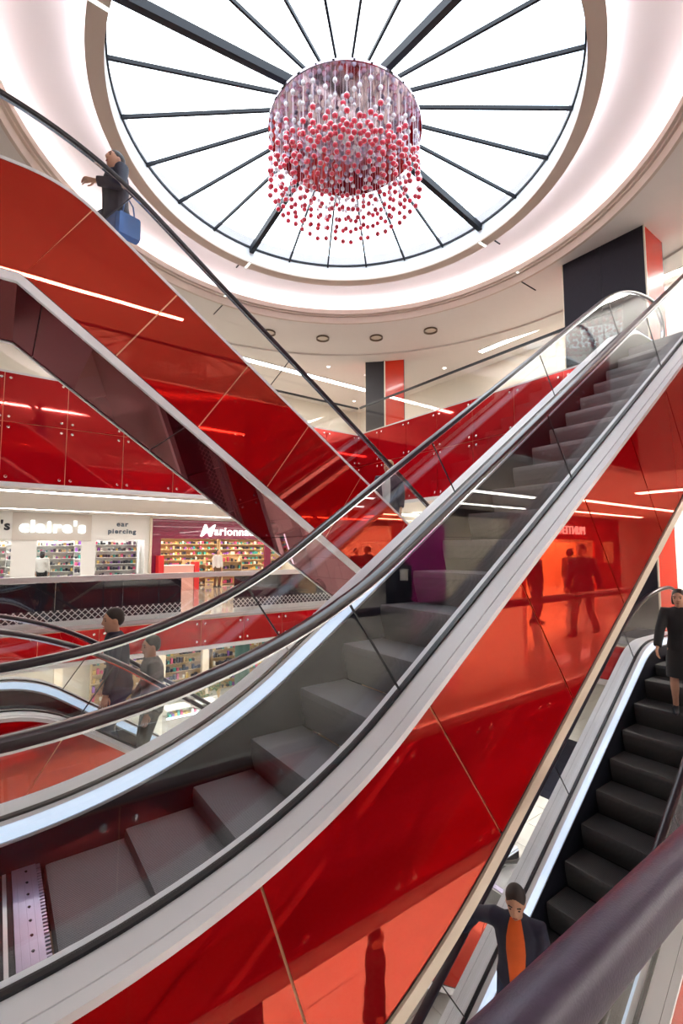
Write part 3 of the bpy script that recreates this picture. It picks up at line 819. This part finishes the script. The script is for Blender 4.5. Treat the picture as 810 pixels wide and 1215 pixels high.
    link('coat' if topkind == 'coat' else topkind, remesh(tm, vox+.001, topkind, top), root)
    if shirt:
        sm = MB(); zs = [hem+.02, .95, 1.1, 1.25, 1.36, 1.44, 1.49]
        sm.loft([[(lx(z) + (.128 if z < 1.2 else .14 if z < 1.4 else .112 if z < 1.46 else .072) + dx, y*wd, z) for dx, y in ((0,-1),(.018,-.6),(.024,0),(.018,.6),(0,1),(-.03,0))] for z, wd in zip(zs, (.05,.06,.07,.08,.075,.06,.045))])
        sm.build('jumper', shirt, root, True)
    if legs:
        pm = MB(); pm.loft([ring(0,0,.80,.172,.125), ring(0,0,.88,.175,.13), ring(0,0,.985,.158,.115)])
        for hip, kn, ank, s_ in lg:
            pm.tube([hip + Vector((0,0,.03)), hip.lerp(kn,.3), hip.lerp(kn,.7), kn, kn.lerp(ank,.3), kn.lerp(ank,.7), ank + Vector((0,0,-.02))], 0, 12, rr=[.096,.096,.080,.070,.066,.060,.058])
        link('trousers', remesh(pm, vox+.001, 'trousers', legs), root)
    if skirt:
        MB().loft([ring(0,0,.50,.20,.16), ring(0,0,.70,.19,.15), ring(0,0,.95,.165,.125)]).build('skirt', skirt, root, True)
    for hip, kn, ank, s_ in lg:
        sh_ = MB(); sh_.loft([[(ank.x + x, ank.y + y*w, ank.z - .085 + z) for y, z in ((-1,.0),(1,.0),(1,h*.6),(.5,h),(-.5,h),(-1,h*.6))] for x, w, h in ((-.085,.03,.08),(-.05,.043,.10),(.03,.045,.085),(.11,.048,.055),(.17,.036,.04),(.195,.016,.025))])
        sh_.build('shoe', shoes or M_black, root, True)
    hm = MB(); hr = hairm or M_hair
    hm.sphere((-.018,0,1.642), .1, 18, 12, (1.0,.87,.92))
    if hair == 'bob':
        hm.sphere((-.035,0,1.60), .1, 16, 10, (.85,.95,1.05))
        for s_ in (-1, 1): hm.sphere((.01, s_*.072, 1.575), .05, 10, 8, (.9,.42,1.5))
    elif hair == 'long':
        hm.sphere((-.055,0,1.56), .1, 16, 10, (.65,.9,1.6))
    else:
        hm.sphere((-.045,0,1.60), .085, 14, 10, (.8,.9,.9))
    hm2 = MB().add([HR @ Vector(p) for p in hm.v], hm.f)
    link('hair', remesh(hm2, .012, 'hair', hr), root)
    for s_ in (-1, 1):
        e = MB().sphere((.0895, s_*.033, 1.613), .011, 8, 6, (.6,1.2,.7)); e.v = [tuple(HR @ Vector(p)) for p in e.v]; e.build('eye', M_eye, root, True)
        e = MB().bar((.094, s_*.018, 1.637), (.086, s_*.052, 1.638), .008, .007); e.v = [tuple(HR @ Vector(p)) for p in e.v]; e.build('eyebrow', hr, root)
    e = MB().sphere((.104,0,1.541), .02, 10, 6, (.35,1.15,.35)); e.v = [tuple(HR @ Vector(p)) for p in e.v]; e.build('mouth', M_lip, root, True)
    if bag:
        col, (bx, by, bz) = bag
        b2 = MB().loft([[(bx + x*k, by + y*k, bz + z) for x, y in ((-.12,-.055),(.12,-.055),(.13,0),(.12,.055),(-.12,.055),(-.13,0))] for z, k in ((-.17,.96),(-.15,1),(.06,.96),(.08,.88))])
        bo = b2.build('bag', col, root, True)
        MB().tube([(bx-.07, by, bz+.07), (bx-.05, by, bz+.22), (bx, by, bz+.28), (bx+.05, by, bz+.22), (bx+.07, by, bz+.07)], .008, 6).build('bag_handle', col, bo, True)
    root.location = loc; root.rotation_euler = (0, 0, rz); root.scale = (sc, sc, sc)
    return root
def on_step(x, rev, z0):
    s = 8.6 - x if rev else x; i = math.floor((s - .29)/.4); q = .29 + .4*i
    return (resample(nose, q+.15, q+.25, 1)[0].y + z0), ((8.6 - (q+.17)) if rev else q+.17)
def cl(n, c, r=.7): return mat(n, c, r, var=.12, vscale=14)
C_black = cl('black_wool', (.008,.008,.01)); C_navy = cl('navy_cloth', (.012,.014,.04)); C_jean = cl('blue_denim', (.07,.14,.36))
C_djean = cl('dark_denim', (.018,.03,.075)); C_orange = cl('orange_knit', (.75,.11,.01)); C_grey = cl('grey_cloth', (.22,.22,.22))
C_white = cl('white_cotton', (.72,.70,.68)); C_brown = cl('brown_cloth', (.13,.07,.04)); C_blue = cl('blue_check', (.10,.22,.55)); C_olive = cl('olive_cloth', (.10,.10,.07))
z, x = on_step(7.60, False, LB); x = 7.6
person('woman with dark bobbed hair in a black coat riding down the dark steps at right', (x, 2.5, z), PI + .35, C_black, 'coat', None, 'bob', height=1.66, coat_hem=.62, skirt=C_black, hands=((.12,-.0 + .27,.92),(.24,-.30,.86)), female=True, yaw=-.2, nod=.1, feet=((.03,0),(-.05,0)))
z, x = on_step(4.0, False, LB); x = 3.93
person('man in a navy jacket over an orange jumper with one arm out to the handrail', (x, 2.68, z), PI + .5, C_navy, 'jacket', C_djean, 'short', height=1.74, hands=((.12,.26,.84),(-.14,-.52,1.06)), shirt=C_orange, lean=.10, nod=.25, feet=((.04,0),(-.04,0)))
z, x = on_step(.92, True, 0)
person('man in dark blue top and jeans near the top of the crossing escalator', (x, 5.65, z), PI + .2, C_navy, 'jacket', C_jean, 'short', height=1.70, hands=((.30,.16,1.12),(.16,-.22,.95)), yaw=.25, lean=.08, bag=(C_blue, (-.02,.27,.74)))
z, x = on_step(5.42, True, 0)
person('fair-haired person in a navy jacket and white shirt riding up the crossing escalator', (x, 5.9, z), PI + .5, C_navy, 'jacket', C_djean, 'short', M_hairb, height=1.71, shirt=C_white, hands=((.12,.25,.84),(.20,-.22,.95)))
z, x = on_step(1.3, True, LB); x = 1.2
person('taller dark-haired man in a navy shirt and jeans behind the curved handrails', (x, 5.9, z), PI - .15, C_navy, 'shirt', C_djean, 'short', height=1.82, hands=((.14,.27,.86),(.14,-.26,.9)), yaw=.25, nod=.15, lean=.12)
z, x = on_step(1.7, True, LB); x = 1.6
person('shorter person in a grey jacket standing behind the taller man on the lower escalator', (x, 6.05, z), PI - .1, C_grey, 'jacket', C_black, 'short', height=1.72, hands=((.10,.26,.84),(.18,-.24,.92)), yaw=.2, nod=.12)
# on the near landing: seen as reflections in the red side
walk = ((.26,0),(-.24,.05))
person('man in a dark jacket walking past the lit shop, mirrored in the red side', (9.41, -1.14, 0), PI, C_navy, 'jacket', C_black, 'short', height=1.78, feet=walk, hands=((.22,.22,.86),(-.18,-.24,.84)), lean=.06, vox=.016)
person('person in a brown coat standing before the lit shop, mirrored in the red side', (13.8, -3.7, 0), -1.2, C_brown, 'coat', C_black, 'bob', height=1.7, coat_hem=.55, vox=.016)
person('person in black at the near landing railing, mirrored beside the main glass', (10.06, -2.6, 0), 1.6, C_black, 'jacket', C_djean, 'short', height=1.72, vox=.016)
person('person in an olive jacket deeper inside the lit shop entrance', (16.4, -4.6, 0), 2.2, C_olive, 'jacket', C_djean, 'long', height=1.68, female=True, vox=.016)
person('person in black standing on the lower floor tiles, a dark shape in the red side', (4.3, -1.55, LB), .6, C_black, 'coat', C_black, 'short', height=1.76, coat_hem=.6, vox=.016)
person('second dark figure on the lower floor nearest the foot of the main escalator', (2.6, -1.9, LB), 1.2, C_navy, 'coat', C_black, 'long', height=1.70, coat_hem=.55, vox=.016)

# ------------------------------------------------------------------ shops across the atrium
PCOL = [mat('product_%s' % n, c, .4) for n, c in (('rose',(.7,.08,.2)),('violet',(.25,.08,.4)),('teal',(.05,.35,.3)),('tan',(.6,.42,.22)),('ink',(.03,.03,.05)),('ivory',(.8,.76,.66)),('gold',(.65,.42,.1)))]
def shelf_unit(label, x0, x1, y, z0, z1, rows, cols, seed, frame, dark=.3, group=None):
    rn = random.Random(seed); t = thing('display_shelf', label, 'shelf', ((x0+x1)/2, y, z0), 0, group)
    X = (x1-x0)/2; H = z1 - z0
    MB().box(-X, X, .30, .33, 0, H).build('back_panel', frame, t)
    for s_ in (-1, 1): MB().box(min(s_*X, s_*(X-.03)), max(s_*X, s_*(X-.03)), 0, .30, 0, H).build('side_panel', frame, t)
    for r in range(rows):
        zz = H*r/rows + .05
        MB().box(-X+.03, X-.03, 0, .30, zz, zz+.025).build('shelf', frame, t)
    bins = [MB() for _ in PCOL]
    for r in range(rows):
        zz = H*r/rows + .075; mxh = H/rows - .1
        n = cols
        for k in range(n):
            if rn.random() < .12: continue
            xx = -X + .05 + (2*X - .1)*(k + .5)/n; w = (2*X/n)*rn.uniform(.25,.44); h = mxh*rn.uniform(.35,.95)
            c = 4 if rn.random() < dark else rn.randrange(len(PCOL))
            bins[c].box(xx - w, xx + w, .03, .18, zz, zz + h)
    for m, b in zip(PCOL, bins):
        if b.v: o = b.build('goods', m, t); o['kind'] = 'stuff'
    return t
YS = 20.0
# white accessory shop: front, letters and windows
sf = thing('shop_facade', 'white accessory shop front with raised white name and bright windows', 'shop', (0, YS, 0))
for (a, b, z0, z1) in ((-3.0, 4.98, 2.05, 3.0), (-3.0, -2.2, 0, 2.05), (.40, 1.14, 0, 2.05), (2.56, 3.04, 0, 2.05), (4.82, 4.98, 0, 2.05)):
    MB().box(a, b, 0, .12, z0, z1).build('front_panel', M_wallw, sf)
MB().box(.40, 2.86, -.05, -.001, 2.0, 2.98).build('sign_panel', mat('sign_grey', (.66,.60,.55), .5), sf)
for (a, b) in ((-2.2,.40),(1.14,2.56),(3.04,4.82)):
    MB().box(a, b, .05, .06, 0, 2.05).build('window_pane', M_glass, sf)
tx_ = text_mesh("claire's", .52, M_signw, 'sign_letters', .03, .022, 0, sf, space=1.16); tx_.rotation_euler = (R(90), 0, 0); tx_.location = (.60, -.08, 2.30); tx_['label'] = 'raised white shop name'
tx_.scale = (1.2, 1.1, 1)
tx_ = text_mesh("claire's", .46, M_signb, 'side_sign_letters', .012, .016, 0, sf, 'RIGHT', space=1.08); tx_.rotation_euler = (R(90), 0, 0); tx_.location = (.34, -.02, 2.36); tx_['label'] = 'bold black lettering'
for body, zz, sz in (('ear', 2.58, .27), ('piercing', 2.30, .25)):
    q = text_mesh(body, sz, mat('slate_letter', (.12,.16,.22), .5), 'window_letters', .01, .008, 0, sf, 'CENTER', space=1.25); q.rotation_euler = (R(90), 0, 0); q.location = (3.95, -.02, zz)
q = text_mesh('accessories', .09, M_signb, 'small_letters', .004, 0, 0, sf, 'RIGHT', space=1.1)
bpy.data.objects.remove(q); KIDS[sf].pop()
struct('wall_shop_white', MB().box(-3.0, 4.98, YS+3.3, YS+3.4, 0, 3.0), M_wallw)
struct('wall_shop_divider', MB().box(4.90, 5.0, YS+.12, YS+3.3, 0, 3.0), M_wallw)
t = thing('shop_light', 'bright ceiling light panel inside the white accessory shop', 'light', (1.0, YS+1.5, 2.98)); MB().box(-3.6,3.6,-.5,.5,-.03,0).build('diffuser', M_E_shop, t); area('lamp', (0,0,-.05), (0,0,0), 7, 1, 90, (1,.98,.96), t)
shelf_unit('shelf of bright trinkets in the window under the raised white name', 1.2, 2.5, YS+1.2, 0, 2.0, 8, 14, 1, M_wallw, .2)
shelf_unit('dark packed trinket stand in the window right of the raised white name', 3.1, 4.75, YS+.9, 0, 2.05, 8, 16, 2, M_wallw, .45)
shelf_unit('trinket shelf in the shop window at the left edge below black lettering', -1.6, .3, YS+1.0, 0, 1.95, 8, 15, 3, M_wallw, .3)
shelf_unit('tall shelf on the back wall of the white accessory shop', -1.5, 4.7, YS+2.9, 0, 2.4, 8, 40, 4, M_wallw, .2)
person('shop customer with long dark hair in white behind the window', (1.38, YS+.62, 0), 1.2, C_white, 'shirt', C_black, 'long', height=1.62, female=True, vox=.018)
# magenta perfume shop
sm_ = thing('shop_facade', 'magenta shop front with white swash lettering beside the white shop', 'shop', (5.0, YS, 0))
MB().box(.06, 8.2, -.10, .1, 2.12, 2.92).build('sign_band', M_magenta, sm_)
MB().box(.06, .42, -.10, .1, 0, 2.12).build('front_pillar', M_magenta, sm_)
MB().box(5.2, 5.5, -.02, .1, 0, 2.12).build('front_pillar', M_magenta, sm_)
MB().box(-.02, .06, -.14, .12, 0, 2.98).build('edge_strip', M_cream, sm_)
MB().box(.06, 8.2, -.05, .12, 2.92, 3.0).build('head_strip', M_wallw, sm_)
MB().box(5.5, 8.2, .03, .04, 0, 2.12).build('window_pane', M_glass, sm_)
q = text_mesh('M', .95, M_signw, 'swash_initial', .02, .006, .35, sm_); q.rotation_euler = (R(90),0,0); q.location = (1.98, -.14, 2.24); q.scale = (.82,.78,1)
q = text_mesh('arionnaud', .50, M_signw, 'sign_letters', .02, .008, 0, sm_, space=1.08); q.rotation_euler = (R(90),0,0); q.location = (2.66, -.14, 2.30)
struct('wall_shop_magenta', MB().box(5.0, 13.2, YS+4.6, YS+4.7, 0, 3.0) if YS + 4.7 < Y1 else MB().box(5.0, 13.2, YS+3.8, YS+3.9, 0, 3.0), M_wall)
struct('wall_shop_end', MB().box(13.2, 13.3, YS, YS+3.9, 0, 3.0), M_wall)
t = thing('shop_light', 'warm ceiling light panel inside the magenta shop', 'light', (9.0, YS+1.6, 2.98)); MB().box(-3.6,3.6,-.5,.5,-.03,0).build('diffuser', M_E_shop, t); area('lamp', (0,0,-.05), (0,0,0), 7, 1, 130, (1,.84,.6), t)
M_wood = mat('pale_wood', (.66,.47,.26), .45, var=.15, vscale=5)
shelf_unit('wooden perfume wall shelf at the back of the magenta shop', 5.3, 9.2, YS+3.3, 0, 2.4, 9, 34, 5, M_wood, .12)
shelf_unit('second wooden perfume shelf deeper right in the magenta shop', 9.3, 13.0, YS+3.3, 0, 2.4, 9, 32, 6, M_wood, .15)
shelf_unit('low wooden perfume display near the entrance of the magenta shop', 6.9, 7.9, YS+1.4, 0, 1.2, 4, 9, 7, M_wood, .2)
shelf_unit('wooden make-up stand under the crossing escalator edge in the magenta shop', 8.6, 9.6, YS+1.2, 0, 1.35, 4, 9, 8, M_wood, .35)
t = thing('sales_counter', 'pink counter with bright red end panels at the magenta shop entrance', 'counter', (6.05, YS-.35, 0))
MB().box(-.6, .6, -.2, .2, 0, 1.0).build('body', mat('pink_laminate', (.85,.42,.34), .4), t); MB().box(-.63, .63, -.23, .23, 1.0, 1.04).build('top', M_wallw, t)
for s_ in (-1, 1): MB().box(s_*.72-.1, s_*.72+.1, -.24, .24, 0, 1.42 if s_ < 0 else 1.15).build('end_panel', mat('signal_red', (.75,.02,.02), .4), t)
person('shop assistant with dark hair near the entrance of the magenta shop', (8.0, YS+.3, 0), -1.4, C_white, 'shirt', C_brown, 'bob', height=1.66, female=True, vox=.018)
struct('wall_north_landing', MB().box(-7, -3.0, YS, YS+.2, 0, 3.0), M_wall)
struct('wall_north_landing', MB().box(13.2, 16, YS, YS+.2, 0, 3.0), M_wall)

# landing behind the main escalator
struct('wall_landing_east', MB().box(13.06, 13.2, 3.0, 19.9, 0, 3.0), M_wall)
t = thing('wall_poster', 'white wall poster with two small dark figures on the upper gallery', 'poster', (13.97, 12.6, 6.3))
MB().box(-.03, .0, -.45, .45, -.7, .8).build('sheet', M_wallw, t)
fgm = MB()
for dy in (-.22, .22):
    fgm.sphere((-.036, dy, .42), .07, 10, 6, (.1,1,1)); fgm.box(-.04, -.031, dy-.09, dy+.09, -.02, .32); fgm.box(-.04, -.031, dy-.07, dy-.01, -.35, -.03); fgm.box(-.04, -.031, dy+.01, dy+.07, -.35, -.03)
fgm.build('figures', M_signb, t)

# ------------------------------------------------------------------ lit shop on the near landing (mirrored in the red side)
M_seam_dark = mat('panel_joint', (.10,.08,.06), .7)
M_dkred = mat('dark_red_front', (.30,.012,.012), .35, coat=.3)
t = thing('shop_facade', 'dark red shop front with lit white name facing the near landing', 'shop', (15.0, -6.0, 0))
MB().box(-.3, 7.5, -.1, .0, 2.06, 3.0).build('sign_band', M_dkred, t)
for a, b in ((-.3,.1),(5.2,7.5)): MB().box(a, b, -.1, .0, 0, 2.06).build('front_pillar', M_dkred, t)
q = text_mesh('PRINTEMPS', .46, M_E_sign, 'sign_letters', .02, .004, 0, t, space=1.12); q.rotation_euler = (R(90), 0, PI); q.location = (4.4, .03, 2.28)
MB().box(5.9, 6.8, .0, .03, 1.1, 2.0).build('framed_picture', mat('poster_tan', (.7,.5,.3), .5, var=.5, vscale=4), t)
wn_ = struct('wall_near_shop', MB().box(-7, 14.7, -6.12, -6.02, 0, 3.0), M_seam_dark)
struct('wall_near_white', MB().box(-7, 9.4, -6.02, -6.0, 0, 3.0), M_wallw)
pm_ = MB().box(-.30, .30, 0, .025, -.335, .335).mesh('wall_panel', mat('cream_panel', (.78,.70,.56), .3, var=.05))
for j in range(6):
    for k in range(4):
        o = link('wall_panel', pm_, wn_); o.location = (11.42 + .62*j, -6.02, .345 + .69*k)
t2 = thing('advert_board', 'tall fuchsia board on the near landing mirrored in the main glass side', 'board', (10.25, -5.78, 0))
MB().box(-.8, .8, -.05, .05, .08, 2.4).build('panel', M_fuchsia, t2); MB().box(-.85, .85, -.15, .15, 0, .08).build('base', M_black, t2)
t2 = thing('display_stand', 'dark display stand with a small white notice beside the fuchsia board', 'stand', (8.9, -5.5, 0))
MB().box(-.3, .3, -.2, .2, 0, 1.25).build('body', M_screen, t2); MB().box(-.14, .14, .2, .215, .85, 1.15).build('notice', M_wallw, t2)
struct('wall_near_shop', MB().box(22.5, 26, -6.1, -6.0, 0, 3.0), M_wallw)
t = thing('shop_light', 'warm ceiling light inside the dark red shop', 'light', (18.7, -7.4, 2.98)); MB().box(-3.7,3.7,-.5,.5,-.03,0).build('diffuser', M_E_warm, t); area('lamp', (0,0,-.05), (0,0,0), 7.2, 1, 260, (1,.78,.5), t)
for i, x in enumerate((15.2, 17.1, 19.0, 20.9)):
    shelf_unit(('shelf of goods at the left end of the dark red shop', 'shelf of goods second along in the dark red shop', 'shelf of goods behind the lit name of the dark red shop', 'shelf of goods at the picture end of the dark red shop')[i], x, x+1.8, -8.4, 0, 2.0, 5, 12, 20+i, M_wood, .3)

# ------------------------------------------------------------------ lower floor seen through the gaps
for x in (-3.2, 1.0, 5.2, 9.4):
    pass
struct('wall_lower_north', MB().box(X0, 16, 23.2, 23.4, LB, -.62), M_wall)
t = thing('shop_facade', 'row of lit cream-framed shop windows on the lower floor', 'shop', (4.0, 21.5, LB))
MB().box(-2, 12, 0, .2, 2.6, 4.45).build('head_panel', M_wall, t)
for k in range(8):
    MB().box(-2 + 1.95*k, -1.7 + 1.95*k, -.05, .2, 0, 2.6).build('pillar', M_cream, t)
    if k < 7: MB().box(-1.7 + 1.95*k, -.05 + 1.95*k, .08, .09, .1, 2.6).build('window_pane', M_glass, t)
for k, nm in enumerate(('first', 'second', 'third', 'fourth')):
    shelf_unit('crowded goods shelf, %s from the left behind the lower shop windows' % nm, 3.4 + 2.6*k, 5.8 + 2.6*k, 22.2, LB, LB + 2.2, 6, 16, 70 + k, M_wood, .45)
for k, (x, y, nm) in enumerate(((8.6, 16.6, 'before the green column'), (9.9, 20.3, 'before the lower shop windows'), (12.4, 17.8, 'farthest right on the lower floor'))):
    t = thing('goods_stand', 'dark four-tier goods stand %s' % nm, 'stand', (x, y, LB))
    for sx in (-.4, .4):
        for sy in (-.25, .25): MB().box(sx-.02, sx+.02, sy-.02, sy+.02, 0, 1.5).build('post', M_dark, t)
    rn = random.Random(80 + k); g = [MB() for _ in PCOL]
    for q in range(4):
        MB().box(-.42, .42, -.27, .27, .15 + .4*q, .18 + .4*q).build('tier', M_dark, t)
        for j in range(7): g[rn.randrange(7)].box(-.38 + .11*j, -.30 + .11*j, -.2, .1, .18 + .4*q, .18 + .4*q + rn.uniform(.08,.3))
    for m, b in zip(PCOL, g):
        if b.v: o = b.build('goods', m, t); o['kind'] = 'stuff'
def pot(label, x, y, h, seed):
    rn = random.Random(seed); t = thing('potted_plant', label, 'plant', (x, y, LB))
    MB().lathe([(0,0),(.22,0),(.30,.5),(.26,.5),(.25,.44),(0,.44)], (0,0), 20, closed=False).build('pot', M_wallw, t, True)
    st = MB(); lf = MB()
    for k in range(9):
        a = rn.uniform(0, 2*PI); r = rn.uniform(.1,.45); e = Vector((r*math.cos(a), r*math.sin(a), .45 + h*rn.uniform(.6,1)))
        st.tube([(0,0,.42), (e.x*.4, e.y*.4, .45 + (e.z-.45)*.6), e], .012, 5)
        for j in range(10):
            b = e.lerp(Vector((e.x*.3, e.y*.3, .6)), rn.random()*.7); g = rn.uniform(0, 2*PI); L = rn.uniform(.14,.26)
            d = Vector((math.cos(g), math.sin(g), rn.uniform(-.3,.5))).normalized(); s_ = d.cross(Vector((0,0,1))).normalized()*L*.22
            tip = b + d*L; m = b + d*L*.45 + Vector((0,0,.02))
            lf.add([b, m + s_, tip, m - s_], [(0,1,2,3)])
    st.build('stem', M_wood, t); o = lf.build('leaves', mat('leaf_green', (.06,.16,.05), .45, var=.3), t); o['kind'] = 'stuff'
for i, (x, y) in enumerate(((6.9,18.6),(7.9,19.6),(10.4,17.4),(5.0,19.4))):
    pot(('leafy plant in a white pot, left of the row on the lower floor', 'leafy plant in a white pot, second of the lower floor row', 'leafy plant in a white pot at the right end of the lower floor row', 'leafy plant in a white pot by the lower shop wall')[i], x, y, 1.3, 40+i)
t = thing('column', 'dark green round column standing on the lower floor', 'column', (7.77, 17.0, LB)); MB().lathe([(0,0),(.28,0),(.28,4.48),(0,4.48)], (0,0), 24, closed=False).build('shaft', mat('green_paint', (.03,.07,.06), .4), t, True)
MB().lathe([(.28,0),(.36,0),(.34,.18),(.28,.2)], (0,0), 24, closed=False).build('foot', M_grey, t, True)
for i, (x, y, w) in enumerate(((6.0, 17.6, 1.8), (9.3, 18.4, 1.8), (11.6, 19.3, 2.0))):
    t = thing('lit_counter', ('lit glass counter on the lower floor left of the green column', 'lit glass counter on the lower floor just right of the green column', 'lit glass counter on the lower floor nearest the lower shop windows')[i], 'counter', (x, y, LB))
    MB().box(-w/2, w/2, -.3, .3, 0, .8).build('body', M_grey, t); MB().box(-w/2, w/2, -.3, .3, .82, 1.08).build('glass_case', M_glass, t)
    MB().box(-w/2, w/2, -.31, -.27, .80, .84).build('light_strip', M_E_cool, t); MB().box(-w/2-.02, w/2+.02, -.32, .32, 1.08, 1.11).build('top', M_wallw, t)
    rn = random.Random(60+i); g = [MB() for _ in PCOL]
    for k in range(16): g[rn.randrange(7)].box(-w/2+.1+k*(w-.2)/16, -w/2+.1+k*(w-.2)/16+.08, -.2, .1, .82, .82+rn.uniform(.05,.2))
    for m, b in zip(PCOL, g):
        if b.v: o = b.build('goods', m, t); o['kind'] = 'stuff'
t = thing('floor_mat', 'dark entrance mat on the lower floor tiles below the red ramp', 'mat', (14.6, 8.2, LB)); MB().box(-2.2,2.2,-1.2,1.2,0,.015).build('pile', M_screen, t)
